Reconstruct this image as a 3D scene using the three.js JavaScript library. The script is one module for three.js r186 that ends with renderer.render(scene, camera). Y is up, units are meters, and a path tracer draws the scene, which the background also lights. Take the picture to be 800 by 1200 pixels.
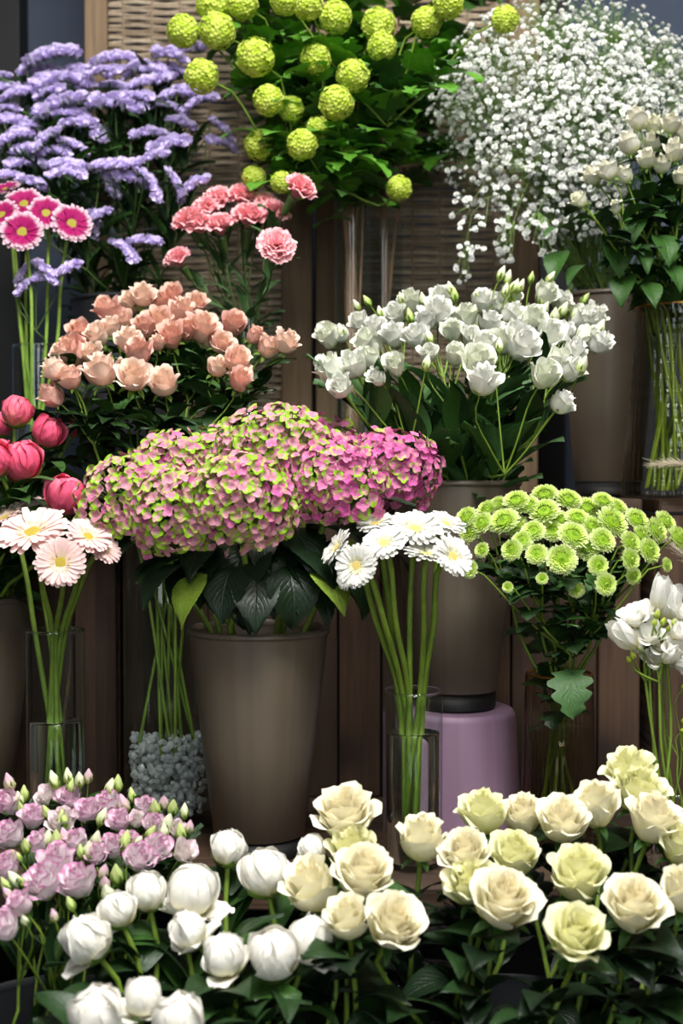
import * as THREE from 'three';
import { RectAreaLightUniformsLib } from 'three/addons/lights/RectAreaLightUniformsLib.js';
import { RoundedBoxGeometry } from 'three/addons/geometries/RoundedBoxGeometry.js';
import { mergeGeometries } from 'three/addons/utils/BufferGeometryUtils.js';

// ---------- camera, light, exposure ----------
const scene = new THREE.Scene();
scene.background = new THREE.Color(0x000000);
const renderer = new THREE.WebGLRenderer({ antialias: true });
renderer.toneMapping = THREE.LinearToneMapping;
renderer.toneMappingExposure = 1.0;
renderer.shadowMap.enabled = true;
RectAreaLightUniformsLib.init();
const FOCAL = 1500;                                   // focal length in pixels of the 800 x 1200 frame
const camera = new THREE.PerspectiveCamera(2 * Math.atan(600 / FOCAL) * 180 / Math.PI, 800 / 1200, 0.05, 30);
camera.position.set(0, 0.5, 0);                       // half a metre above the lower display shelf
camera.rotation.x = -Math.atan(40 / FOCAL);           // horizon 40 px above the middle
camera.focus = 1.66; camera.userData.fStop = 4.0;
camera.updateMatrixWorld();
// ceiling light panels, the second and third added for back row and fill: [x, y, z, width, depth, tilt, radiance]
const CEIL = 2.3;
const PANELS = [
  [0.25, -0.35, 1.2, 0.7, 32],
  [0.0, -1.1, 1.4, 0.35, 28],  // added lamp, unseen: brightens the upper row from above
  [0.3, 1.2, 1.2, 0.6, 8],  // added lamp, unseen: dim fill from behind the camera
];
// the shop window facing the display: two tall panes of daylight [x, width, sill, head]
const WINDOW_Z = 2.4, PANES = [[-0.95, 0.8, -0.1, 1.9], [0.75, 0.8, -0.1, 1.9]], DAYLIGHT = new THREE.Color(0.86, 0.95, 1.0), DAY_POWER = 1.6;
const LAMP_TINT = new THREE.Color(1.0, 0.98, 0.95);

// ---------- helpers ----------
const V = (x, y, z) => new THREE.Vector3(x, y, z);
const C = (h) => new THREE.Color(h).toArray();
const mix3 = (a, b, t) => [a[0] + (b[0] - a[0]) * t, a[1] + (b[1] - a[1]) * t, a[2] + (b[2] - a[2]) * t];
const lerp = (a, b, t) => a + (b - a) * t, clamp = (x, a, b) => Math.min(b, Math.max(a, x));
const sstep = (a, b, x) => { const t = clamp((x - a) / (b - a), 0, 1); return t * t * (3 - 2 * t); };
function rng(seed) { let a = seed >>> 0; return () => { a = (a + 0x6D2B79F5) | 0; let t = Math.imul(a ^ (a >>> 15), 1 | a); t = (t + Math.imul(t ^ (t >>> 7), 61 | t)) ^ t; return ((t ^ (t >>> 14)) >>> 0) / 4294967296; }; }
let rnd = rng(11);
const rr = (a, b) => a + (b - a) * rnd();
const pick = (a) => a[Math.floor(rnd() * a.length) % a.length];
// the point that a pixel of the photograph shows, at depth D in front of the camera
const P = (px, py, D) => { const v = V((px - 400) / FOCAL, (600 - py) / FOCAL, -1).applyEuler(camera.rotation); return v.multiplyScalar(D / -v.z).add(camera.position); };
const px2m = (d, D) => d * D / FOCAL;

const taken = {};
const numbered = (n) => { const k = taken[n] = (taken[n] ?? -1) + 1; return k ? n + '_' + String(k).padStart(3, '0') : n; };
function tag(o, label, category, group, kind) { o.userData = { label, category }; if (group) o.userData.group = group; if (kind) o.userData.kind = kind; return o; }
function thing(name, label, category, pos = V(0, 0, 0), group) {
  const o = new THREE.Group(); o.name = numbered(name); o.position.copy(pos); scene.add(o);
  return tag(o, label, category, group);
}
function part(parent, name, geo, mat, pos, quat, scale) {
  const m = new THREE.Mesh(geo, mat); m.name = name; parent.add(m);
  if (pos) m.position.copy(pos); if (quat) m.quaternion.copy(quat); if (scale) m.scale.setScalar(scale);
  return m;
}
function sub(parent, name, pos, quat, scale) {
  const g = new THREE.Group(); g.name = name; parent.add(g);
  if (pos) g.position.copy(pos); if (quat) g.quaternion.copy(quat); if (scale) g.scale.setScalar(scale);
  return g;
}
function structure(name, geo, mat, label, category) {
  const m = new THREE.Mesh(geo, mat); m.name = name; scene.add(m); return tag(m, label, category, null, 'structure');
}
const UPV = V(0, 1, 0);
function facing(n, spin = 0) {      // turns +y to n, after a spin round y
  const q = new THREE.Quaternion().setFromUnitVectors(UPV, n.clone().normalize());
  return q.multiply(new THREE.Quaternion().setFromAxisAngle(UPV, spin));
}
const yaw = (a, tilt = 0, roll = 0) => new THREE.Quaternion().setFromEuler(new THREE.Euler(tilt, a, roll, 'YXZ'));

// ---------- noise and textures ----------
function hash2(x, y) { let h = Math.imul(x, 374761393) + Math.imul(y, 668265263); h = Math.imul(h ^ (h >>> 13), 1274126177); return ((h ^ (h >>> 16)) >>> 0) / 4294967296; }
function vnoise(x, y, wx = 0, wy = 0) {
  const x0 = Math.floor(x), y0 = Math.floor(y), fx = x - x0, fy = y - y0, w = (a, m) => m ? ((a % m) + m) % m : a;
  const h = (a, b) => hash2(w(a, wx), w(b, wy)), sx = fx * fx * (3 - 2 * fx), sy = fy * fy * (3 - 2 * fy);
  return lerp(lerp(h(x0, y0), h(x0 + 1, y0), sx), lerp(h(x0, y0 + 1), h(x0 + 1, y0 + 1), sx), sy);
}
function texture(w, h, fn, srgb = true) {
  const d = new Uint8Array(w * h * 4);
  for (let y = 0; y < h; y++) for (let x = 0; x < w; x++) {
    const c = fn(x / w, y / h, x, y), k = (y * w + x) * 4;
    for (let i = 0; i < 3; i++) d[k + i] = clamp(Math.round((Array.isArray(c) ? c[i] : c) * 255), 0, 255);
    d[k + 3] = 255;
  }
  const t = new THREE.DataTexture(d, w, h); t.magFilter = THREE.LinearFilter; t.minFilter = THREE.LinearMipmapLinearFilter; t.generateMipmaps = true;
  t.wrapS = t.wrapT = THREE.RepeatWrapping; if (srgb) t.colorSpace = THREE.SRGBColorSpace; t.needsUpdate = true; return t;
}
// wood: grain runs along v; two octaves of streaks, pores and a few knots
function woodFn(base, dark, seed) {
  return (u, v) => {
    const warp = vnoise(u * 4 + seed, v * 6, 0, 6) * 0.5;
    const s1 = vnoise((u + warp * 0.06) * 34 + seed * 7, v * 4, 0, 4), s2 = vnoise(u * 140 + seed * 3, v * 14, 0, 14), blot = vnoise(u * 5 + seed, v * 10, 0, 10);
    const kx = u - 0.37 - 0.2 * Math.sin(seed), ky = ((v + seed * 0.37) % 1) - 0.5, k = Math.exp(-(kx * kx * 300 + ky * ky * 900));
    const t = clamp(0.55 * s1 + 0.3 * s2 + 0.35 * (blot - 0.5) + k * 0.7, 0, 1);
    return mix3(base, dark, t);
  };
}
const woodWarm = texture(256, 512, woodFn([0.48, 0.385, 0.305], [0.235, 0.17, 0.125], 1.7));
const woodGrey = texture(256, 512, woodFn([0.62, 0.54, 0.44], [0.40, 0.33, 0.26], 4.3));
const woodBump = texture(256, 512, (u, v) => 0.6 * vnoise(u * 60, v * 5, 60, 5) + 0.4 * vnoise(u * 150, v * 20, 150, 20), false);
// a leaf: paler midrib and side veins on the blade (u across, v along)
const leafVein = (u, v) => {
  const a = Math.abs(u - 0.5), mid = Math.exp(-a * a * 2600), s = (v - a * 0.9) * 9, side = Math.exp(-Math.pow((s - Math.round(s)) * 7, 2)) * sstep(0.48, 0.1, a);
  return Math.max(mid, side * 0.55);
};
const leafMap = texture(128, 256, (u, v) => { const n = 0.80 + 0.12 * vnoise(u * 18, v * 30) + 0.08 * vnoise(u * 50, v * 90), k = leafVein(u, v); return [n + 0.16 * k, n + 0.12 * k, n + 0.06 * k]; });
const leafBump = texture(128, 256, (u, v) => 0.75 - 0.5 * leafVein(u, v) + 0.2 * vnoise(u * 22, v * 36), false);
const petalBump = texture(128, 128, (u, v) => 0.5 * vnoise(u * 48, v * 4, 48, 4) + 0.3 * vnoise(u * 90, v * 10, 90, 10) + 0.2 * vnoise(u * 12, v * 12, 12, 12), false);
const crumple = texture(128, 128, (u, v) => 0.6 * vnoise(u * 5, v * 5, 5, 5) + 0.3 * vnoise(u * 11, v * 9, 11, 9) + 0.1 * vnoise(u * 40, v * 10, 40, 10), false);
const speckle = texture(128, 128, (u, v) => 0.86 + 0.14 * vnoise(u * 30, v * 30, 30, 30));
const brushed = texture(256, 256, (u, v) => 0.88 + 0.07 * vnoise(u * 90, v * 3, 90, 3) + 0.05 * vnoise(u * 8, v * 8, 8, 8));
const wallNoise = texture(256, 256, (u, v) => 0.85 + 0.1 * vnoise(u * 8, v * 8, 8, 8) + 0.05 * vnoise(u * 70, v * 70, 70, 70));

// ---------- materials ----------
const petalMat = (tint = '#ffffff', through = 0.3, rough = 0.62, bump = 0.0006) => new THREE.MeshPhysicalMaterial({ color: tint, vertexColors: true, roughness: rough, transmission: through, thickness: 0, bumpMap: petalBump, bumpScale: bump, specularIntensity: 0.5, side: THREE.DoubleSide });
const leafMat = (hex, rough = 0.45, through = 0.2) => new THREE.MeshPhysicalMaterial({ color: hex, map: leafMap, bumpMap: leafBump, bumpScale: 0.001, roughness: rough, transmission: through, thickness: 0, side: THREE.DoubleSide, specularIntensity: 0.6 });
const stemMat = (hex, rough = 0.5) => new THREE.MeshStandardMaterial({ color: hex, roughness: rough, map: speckle });
const vcMat = (rough = 0.6, through = 0.15) => new THREE.MeshPhysicalMaterial({ vertexColors: true, roughness: rough, transmission: through, thickness: 0, specularIntensity: 0.4, side: THREE.DoubleSide });
const M = {
  leafDark: leafMat('#26421f', 0.38), leafMid: leafMat('#3a6326', 0.45), leafBright: leafMat('#69ad2c', 0.5, 0.35), leafGrey: leafMat('#4c7540', 0.5), leafLime: leafMat('#8fae3c', 0.5, 0.35), leafRose: leafMat('#1a2d1a', 0.36),
  stemGreen: stemMat('#74902f'), stemDark: stemMat('#46602a'), stemLime: stemMat('#86a83c'), stemBrown: stemMat('#94735a', 0.8), stemFine: stemMat('#6f8f45'),
  sepal: leafMat('#7fa83a', 0.5, 0.3), budGreen: vcMat(0.5, 0.2), floret: vcMat(0.7, 0.25),
  glass: new THREE.MeshPhysicalMaterial({ color: '#f4faf8', roughness: 0.02, transmission: 1, thickness: 0, ior: 1.5, side: THREE.DoubleSide }),
  glassRim: new THREE.MeshPhysicalMaterial({ color: '#eef8f4', roughness: 0.03, transmission: 1, thickness: 0.004, ior: 1.5 }),
  waterThin: new THREE.MeshPhysicalMaterial({ color: '#eef4e4', roughness: 0.0, transmission: 1, thickness: 0, ior: 1.33, side: THREE.DoubleSide }),
  water: new THREE.MeshPhysicalMaterial({ color: '#f4f9ee', roughness: 0.0, transmission: 1, thickness: 0.05, ior: 1.33 }),
};
const wood = (map, tint, rough = 0.75) => new THREE.MeshStandardMaterial({ color: tint, map, roughness: rough, bumpMap: woodBump, bumpScale: 0.0012 });
M.planks = ['#a39689', '#b5a798', '#8f8275'].map((c) => wood(woodWarm, c));
M.frame = wood(woodGrey, '#e2d8c8', 0.7);

// ---------- shapes ----------
function grid(nu, nv, at, col) {       // at(u, v) with u 0..1, v -1..1
  const pos = [], uv = [], cs = [], idx = [];
  for (let i = 0; i <= nu; i++) for (let j = 0; j <= nv; j++) {
    const u = i / nu, v = -1 + 2 * j / nv, p = at(u, v); pos.push(p[0], p[1], p[2]); uv.push(v * 0.5 + 0.5, u);
    if (col) cs.push(...col(u, v));
  }
  for (let i = 0; i < nu; i++) for (let j = 0; j < nv; j++) { const a = i * (nv + 1) + j, b = a + nv + 1; idx.push(a, b, a + 1, b, b + 1, a + 1); }
  const g = new THREE.BufferGeometry();
  g.setAttribute('position', new THREE.Float32BufferAttribute(pos, 3)); g.setAttribute('uv', new THREE.Float32BufferAttribute(uv, 2));
  if (col) g.setAttribute('color', new THREE.Float32BufferAttribute(cs, 3));
  g.setIndex(idx); g.computeVertexNormals(); return g;
}
const table = (t) => (u) => { const x = u * (t.length - 1), i = Math.min(t.length - 2, Math.floor(x)), f = x - i, s = f * f * (3 - 2 * f); return lerp(t[i], t[i + 1], (s + f) / 2); };
// a petal or leaf: its spine leaves the axis at angle theta(u) from +y towards +z; it is cupped with radius R across, its tip rounded by `round`
function petal(o) {
  const { L = 1, W = 0.5, nu = 8, nv = 6, theta, r0 = 0, y0 = 0, R = 9, prof = () => 1, edge = 0, ruf = 0, rk = 3, ph = 0, round = 0.25, rp = 2.2, fringe = 0, fk = 9, fold = 0, spin = 0, col } = o;
  const N = 32, sp = [[y0, r0, theta(0)]]; let y = y0, z = r0;
  for (let i = 1; i <= N; i++) { const t = theta((i - 0.5) / N); y += Math.cos(t) * L / N; z += Math.sin(t) * L / N; sp.push([y, z, theta(i / N)]); }
  const at = (u, v) => {
    let ue = u * (1 - round * Math.pow(Math.abs(v), rp)) + (fringe ? fringe * u * u * Math.sin(fk * v + ph) : 0);
    const x = clamp(ue, 0, 1.05) * N, i = Math.min(N - 1, Math.floor(x)), f = x - i, a = sp[i], b = sp[i + 1];
    const yy = lerp(a[0], b[0], f), zz = lerp(a[1], b[1], f), t = lerp(a[2], b[2], f), w = W * prof(u), phi = clamp(v * w / R, -2.6, 2.6);
    let d = R > 8 ? 0 : R * (1 - Math.cos(phi));
    d += -edge * L * Math.pow(Math.abs(v), 3) * u * u + ruf * L * Math.sin(rk * v + ph + u * 2) * u * u * (0.3 + 0.7 * Math.abs(v)) + fold * Math.abs(v) * w;
    return [R > 8 ? v * w : R * Math.sin(phi), yy + Math.sin(t) * d, zz - Math.cos(t) * d];
  };
  const g = grid(nu, nv, at, col); if (spin) g.rotateY(spin); return g;
}
function tube(points, r0, r1, seg = 8, rad = 6) {
  const curve = new THREE.CatmullRomCurve3(points, false, 'centripetal'), fr = curve.computeFrenetFrames(seg, false), pos = [], uv = [], idx = [], nor = [];
  const len = curve.getLength(), p = V(0, 0, 0);
  for (let i = 0; i <= seg; i++) {
    curve.getPointAt(i / seg, p); const r = lerp(r0, r1, i / seg);
    for (let j = 0; j <= rad; j++) {
      const a = j / rad * Math.PI * 2, n = fr.normals[i].clone().multiplyScalar(Math.cos(a)).addScaledVector(fr.binormals[i], Math.sin(a));
      pos.push(p.x + n.x * r, p.y + n.y * r, p.z + n.z * r); nor.push(n.x, n.y, n.z); uv.push(j / rad * 0.1, i / seg * len * 4);
    }
  }
  for (let i = 0; i < seg; i++) for (let j = 0; j < rad; j++) { const a = i * (rad + 1) + j, b = a + rad + 1; idx.push(a, a + 1, b, b, a + 1, b + 1); }
  const g = new THREE.BufferGeometry();
  g.setAttribute('position', new THREE.Float32BufferAttribute(pos, 3)); g.setAttribute('normal', new THREE.Float32BufferAttribute(nor, 3)); g.setAttribute('uv', new THREE.Float32BufferAttribute(uv, 2)); g.setIndex(idx); return g;
}
const lathe = (pts, seg = 40) => new THREE.LatheGeometry(pts.map(([r, y]) => new THREE.Vector2(r, y)), seg);
function tinted(g, fn) {               // vertex colours from position
  const p = g.attributes.position, c = new Float32Array(p.count * 3);
  for (let i = 0; i < p.count; i++) c.set(fn(p.getX(i), p.getY(i), p.getZ(i), i), i * 3);
  g.setAttribute('color', new THREE.BufferAttribute(c, 3)); return g;
}
function box(w, h, d, r = 0.003, uo = 0) {   // rounded board with uv in metres, grain along its longest side
  const g = new RoundedBoxGeometry(w, h, d, 1, Math.min(r, w / 3, h / 3, d / 3)), p = g.attributes.position, n = g.attributes.normal, uv = g.attributes.uv, long = h >= w && h >= d ? 1 : w >= d ? 0 : 2;
  for (let i = 0; i < p.count; i++) {
    const c = [p.getX(i), p.getY(i), p.getZ(i)], m = [n.getX(i), n.getY(i), n.getZ(i)].map(Math.abs), k = m.indexOf(Math.max(...m)), ax = [0, 1, 2].filter((a) => a !== k);
    const along = ax.includes(long) ? long : ax[0], across = ax.find((a) => a !== along); uv.setXY(i, c[across] * 2.2 + uo, c[along] * 1.2 + uo * 1.7);
  }
  return g;
}

// ---------- the room ----------
const FLOOR = -0.42, TIER = 0.467;
const slate = new THREE.MeshStandardMaterial({ color: '#535e72', roughness: 0.8, map: wallNoise });
const plaster = new THREE.MeshStandardMaterial({ color: '#4b4946', roughness: 0.9, map: wallNoise });
const blackPaint = new THREE.MeshStandardMaterial({ color: '#0d0e11', roughness: 0.6 });
const concrete = new THREE.MeshStandardMaterial({ color: '#3a3735', roughness: 0.85, map: wallNoise });
const at = (m, x, y, z) => { m.position.set(x, y, z); return m; };
at(structure('floor', new THREE.BoxGeometry(4.6, 0.1, 5.6), concrete, 'dark grey shop floor below the flower display', 'floor'), 0, FLOOR - 0.05, -0.3);
at(structure('wall_back', new THREE.BoxGeometry(4.6, 2.9, 0.1), slate, 'dark slate blue wall behind the woven screens', 'wall'), 0, 0.95, -2.95);
at(structure('wall_left', new THREE.BoxGeometry(0.1, 2.9, 5.6), plaster, 'plain grey side wall of the shop beyond the purple statice', 'wall'), -2.25, 0.95, -0.3);
at(structure('wall_right', new THREE.BoxGeometry(0.1, 2.9, 5.6), plaster, 'plain grey side wall of the shop beyond the white freesias', 'wall'), 2.25, 0.95, -0.3);
at(structure('wall_front', new THREE.BoxGeometry(4.6, 2.9, 0.1), plaster, 'plain grey wall facing the flower display', 'wall'), 0, 0.95, 2.45);
at(structure('ceiling', new THREE.BoxGeometry(4.6, 0.1, 5.6), plaster, 'plain shop ceiling with light panels', 'ceiling'), 0, CEIL + 0.1, -0.3);
{ const a = P(-40, 0, 2.8), b = P(20, 0, 2.8), m = structure('trim_1', box(b.x - a.x, 2.7, 0.08), blackPaint, 'black upright strip standing in for the dark door gap against the slate wall', 'trim'); at(m, (a.x + b.x) / 2, 0.95, -2.86); }  // black strip paints the darkness of a door gap
{ const a = P(636, 0, 2.8), b = P(668, 0, 2.8), m = structure('trim_2', box(b.x - a.x, 2.7, 0.05), blackPaint, 'black upright post beside the woven screen', 'trim'); at(m, (a.x + b.x) / 2, 0.95, -2.86); }
PANES.forEach(([x, w, y0, y1], i) => { // shop window in the front wall
  const g = new THREE.Group(); g.name = 'window_' + (i + 1); g.position.set(x, (y0 + y1) / 2, WINDOW_Z); scene.add(g);
  tag(g, i ? 'tall bright shop window pane by the side wall' : 'tall bright shop window pane facing the statice', 'window', null, 'structure');
  const h = y1 - y0; part(g, 'pane', new THREE.BoxGeometry(w, h, 0.01), new THREE.MeshStandardMaterial({ color: '#ffffff', emissive: DAYLIGHT, emissiveIntensity: 1.8, roughness: 0.3 }), V(0, 0, -0.01));
  for (const s of [-1, 1]) { part(g, 'frame', box(0.05, h + 0.1, 0.06), blackPaint, V(s * (w / 2 + 0.025), 0, 0)); part(g, 'frame', box(w, 0.05, 0.06), blackPaint, V(0, s * (h / 2 + 0.025), 0)); }
  const l = new THREE.RectAreaLight(DAYLIGHT, DAY_POWER, w, h); l.position.set(x, (y0 + y1) / 2, WINDOW_Z - 0.03); l.lookAt(x, (y0 + y1) / 2, -5); l.name = 'window_light'; scene.add(l);
});
// ceiling panels: the main one, then two added helpers
const lampWhite = new THREE.MeshStandardMaterial({ color: '#e8e8e6', roughness: 0.5 });
PANELS.forEach(([x, z, w, d, power], i) => {
  const t = thing('ceiling_light', ['large square light panel above the flower display', 'long slim light panel added to brighten the upper row of flowers', 'long light panel added over the shop floor as fill'][i], 'light panel', V(x, CEIL + 0.05, z), 'ceiling light panels');
  for (const [bw, bd, ox, oz] of [[w + 0.06, 0.03, 0, d / 2 + 0.015], [w + 0.06, 0.03, 0, -d / 2 - 0.015], [0.03, d, w / 2 + 0.015, 0], [0.03, d, -w / 2 - 0.015, 0]]) part(t, 'frame', box(bw, 0.05, bd), lampWhite, V(ox, -0.025, oz));
  const glow = new THREE.MeshStandardMaterial({ color: '#ffffff', emissive: LAMP_TINT, emissiveIntensity: 3 }); 
  part(t, 'diffuser', new THREE.BoxGeometry(w, 0.02, d), glow, V(0, -0.02, 0));
  const l = new THREE.RectAreaLight(LAMP_TINT, power, w, d); l.position.set(x, CEIL + 0.015, z); l.lookAt(x, -5, z); l.name = 'panel_light'; scene.add(l);
});

// ---------- display furniture ----------
{ // lower shelf: broad boards running left to right
  const t = thing('display_shelf', 'low brown wooden display shelf of broad boards under the vases', 'shelf', V(0, FLOOR, -1.8));
  const gs = [0, 1].map((k) => box(3.4, 0.03, 0.118, 0.004, k * 0.37));
  for (let k = 0; k < 4; k++) part(t, 'plank', gs[k % 2], M.planks[k % 3], V((k % 2) * 0.1, -FLOOR - 0.015, 0.19 - k * 0.121));
  for (const x of [-1.5, -0.5, 0.5, 1.5]) part(t, 'support', box(0.04, -FLOOR - 0.03, 0.42, 0.004), M.planks[2], V(x, (-FLOOR - 0.03) / 2, 0.02));
}
function crate(x0, x1, label) { // upright front boards, a slatted top
  const z0 = -1.99, dep = 0.7, w = x1 - x0, t = thing('wooden_crate', label, 'crate', V((x0 + x1) / 2, 0, z0 - dep / 2), 'wooden crates under the upper row');
  const n = Math.max(2, Math.round(w / 0.066)), bw = w / n, gs = [0, 1, 2].map((k) => box(bw - 0.0025, TIER - 0.024, 0.018, 0.003, k * 0.31));
  for (let k = 0; k < n; k++) part(t, 'plank', gs[k % 3], M.planks[(k * 2 + n) % 3], V(-w / 2 + bw * (k + 0.5), (TIER - 0.022) / 2, dep / 2 - 0.009 + rr(-0.002, 0.002)));
  const tg = [0, 1].map((k) => box(w, 0.022, dep / 5 - 0.004, 0.003, k * 0.23));
  for (let k = 0; k < 5; k++) part(t, 'top_plank', tg[k % 2], M.planks[k % 3], V(0, TIER - 0.011, dep / 2 - dep / 10 - k * dep / 5 + 0.006));
  for (const s of [-1, 1]) part(t, 'side_panel', box(0.018, TIER - 0.024, dep - 0.04), M.planks[1], V(s * (w / 2 - 0.009), (TIER - 0.024) / 2, -0.01));
  return t;
}
const X = (px, D) => P(px, 600, D).x;
crate(X(-220, 1.99), X(136, 1.99), 'brown board crate behind the pale pink gerberas');
crate(X(142, 1.99), X(752, 1.99), 'wide brown board crate behind the hydrangea bucket');
crate(X(772, 1.99), X(1100, 1.99), 'brown board crate behind the white freesias');
// woven screens in timber frames
function screen(pxa, pxb, sl, sr, label) {
  const D = 2.52, x0 = X(pxa, D), x1 = X(pxb, D), w = x1 - x0, H = 1.5, t = thing('woven_screen', label, 'screen', V((x0 + x1) / 2, TIER, -D), 'woven screens against the back wall');
  const stl = px2m(sl, D), str = px2m(sr, D);
  part(t, 'stile', box(stl, H, 0.03, 0.004), M.frame, V(-w / 2 + stl / 2, H / 2, 0)); part(t, 'stile', box(str, H, 0.03, 0.004, 0.4), M.frame, V(w / 2 - str / 2, H / 2, 0));
  const iw = w - stl - str, cx = (stl - str) / 2;
  for (const [y, h] of [[0.04, 0.08], [H - 0.03, 0.06]]) part(t, 'rail', box(iw, h, 0.026, 0.004, y), M.frame, V(cx, y, 0));
  const nS = 6, cane = [['#a39078', 0], ['#b8a68c', 1], ['#8f7b62', 2]].map(([c]) => new THREE.MeshStandardMaterial({ color: c, roughness: 0.65, map: speckle }));
  for (let k = 0; k < nS; k++) part(t, 'stake', new THREE.CylinderGeometry(0.003, 0.003, H - 0.14, 6), cane[2], V(cx - iw / 2 + iw * (k + 0.5) / nS, H / 2 + 0.01, 0));
  const strand = (ph, seed) => { // one cane, over and under the stakes
    const R = rng(seed), pts = [], n = nS * 4; for (let i = 0; i <= n; i++) { const u = i / n; pts.push(V(-iw / 2 + iw * u, (R() - 0.5) * 0.0012 + 0.0012 * Math.sin(u * 5 + seed), Math.cos(u * nS * Math.PI + ph) * 0.0038)); }
    const g = tube(pts, 1, 1, n * 2, 6), p = g.attributes.position, c = new THREE.CatmullRomCurve3(pts, false, 'centripetal'), q = V(0, 0, 0);
    for (let i = 0; i <= n * 2; i++) { c.getPointAt(i / (n * 2), q); for (let j = 0; j <= 6; j++) { const k = i * 7 + j; p.setXYZ(k, q.x, q.y + (p.getY(k) - q.y) * 0.0037, q.z + (p.getZ(k) - q.z) * 0.0022); } }
    g.computeVertexNormals(); return g;
  };
  const gs = [0, 1, 2, 3, 4, 5].map((k) => strand((k % 2) * Math.PI, 31 + k * 7 + pxa));
  const rows = Math.floor((H - 0.15) / 0.0076);
  for (let k = 0; k < rows; k++) part(t, 'cane', gs[(k % 2) + 2 * Math.floor(rnd() * 3)], cane[Math.floor(rnd() * 3)], V(cx, 0.085 + k * 0.0076, 0), new THREE.Quaternion().setFromAxisAngle(V(0, 0, 1), rr(-0.008, 0.008)));
}
screen(103, 366, 27, 36, 'woven cane screen in a pale timber frame behind the statice');
screen(370, 629, 34, 36, 'woven cane screen in a pale timber frame behind the viburnum');

// ---------- buckets and vases ----------
const satin = (hex, rough = 0.42) => new THREE.MeshPhysicalMaterial({ color: hex, map: brushed, roughness: rough, clearcoat: 0.25, clearcoatRoughness: 0.35 });
const taupe = satin('#6a5e50'), lilac = satin('#ab8aa6', 0.55), charcoal = satin('#2a2c30', 0.5), rubber = new THREE.MeshStandardMaterial({ color: '#0e0d0d', roughness: 0.6 });
// a tapered flower bucket; returns where stems may stand
function bucket(x, z, y, rTop, rBot, h, mat, label, group) {
  const t = thing('flower_bucket', label, 'bucket', V(x, y, z), group), b = 0.026;
  part(t, 'base', lathe([[0, 0], [rBot - 0.004, 0], [rBot - 0.002, 0.004], [rBot - 0.002, b], [0, b]], 56), rubber);
  part(t, 'body', lathe([[0, b + 0.001], [rBot, b + 0.001], [lerp(rBot, rTop, 0.5), h * 0.5], [rTop, h - 0.006], [rTop - 0.004, h - 0.006], [lerp(rBot, rTop, 0.5) - 0.004, h * 0.5], [rBot - 0.004, b + 0.006], [0, b + 0.006]], 72), mat);
  part(t, 'rim', lathe([[rTop - 0.005, h - 0.008], [rTop + 0.002, h - 0.008], [rTop + 0.003, h - 0.004], [rTop + 0.001, h], [rTop - 0.004, h], [rTop - 0.005, h - 0.008]], 72), mat);
  return { x, z, y: y + b + 0.008, top: y + h, r: rTop - 0.012, rb: rBot - 0.012 };
}
function waterIn(t, r0, r1, ya, yb, mat = M.water) { // r at ya and at yb
  part(t, 'water', lathe([[0, yb], [r1 - 0.0005, yb], [lerp(r0, r1, 0.5), (ya + yb) / 2], [r0, ya], [0, ya]], 48), mat);
}
function glassVase(name, x, z, y, prof, label, opt = {}) { // prof: [[radius, height]...] outer profile from the foot up
  const t = thing(name, label, 'vase', V(x, y, z), opt.group), w = 0.003, hTop = prof[prof.length - 1][1];
  let pr = prof; if (opt.rows) { const c = new THREE.CatmullRomCurve3(prof.map(([r, h]) => V(r, h, 0)), false, 'centripetal'); pr = c.getPoints(opt.rows).map((p) => [p.x, p.y]); }
  const g = lathe([[0, 0], ...pr], opt.seg ?? 64);
  if (opt.shape) { const p = g.attributes.position; for (let i = 0; i < p.count; i++) { const vx = p.getX(i), vz = p.getZ(i), r = Math.hypot(vx, vz), k = opt.shape(Math.atan2(vz, vx), p.getY(i), r); p.setX(i, vx * k); p.setZ(i, vz * k); } g.computeVertexNormals(); }
  part(t, 'glass_body', g, opt.mat ?? M.glass);
  if (!opt.gold) part(t, 'rim', new THREE.TorusGeometry(prof[prof.length - 1][0] - w / 2, 0.0019, 8, 64).rotateX(Math.PI / 2), M.glassRim, V(0, hTop, 0));
  const rad = table(Array.from({ length: 30 }, (_, k) => { const h = hTop * k / 29; let i = 0; while (i < prof.length - 2 && prof[i + 1][1] < h) i++; const [ra, ha] = prof[i], [rb, hb] = prof[i + 1]; return lerp(ra, rb, hb > ha ? clamp((h - ha) / (hb - ha), 0, 1) : 1); }));
  if (opt.water) waterIn(t, rad(0.05) - w - 0.0008, rad(opt.water / hTop) - w - 0.0008, 0.009, opt.water, opt.waterMat);
  if (opt.gold) part(t, 'gilt_rim', new THREE.TorusGeometry(prof[prof.length - 1][0] - w / 2, 0.0022, 8, 64).rotateX(Math.PI / 2), new THREE.MeshStandardMaterial({ color: '#d8a24a', metalness: 1, roughness: 0.3 }), V(0, hTop, 0));
  return { t, x, z, y: y + 0.012, top: y + hTop, r: rad(1) - w - 0.004, rb: rad(0.06) - w - 0.006 };
}
const VS = {};
const xz = (px, D) => [X(px, D), -D];
VS.hydrangea = bucket(...xz(303, 1.70), 0, 0.0925, 0.0605, 0.302, taupe, 'taupe flower bucket holding the pink and green hydrangeas');
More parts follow.
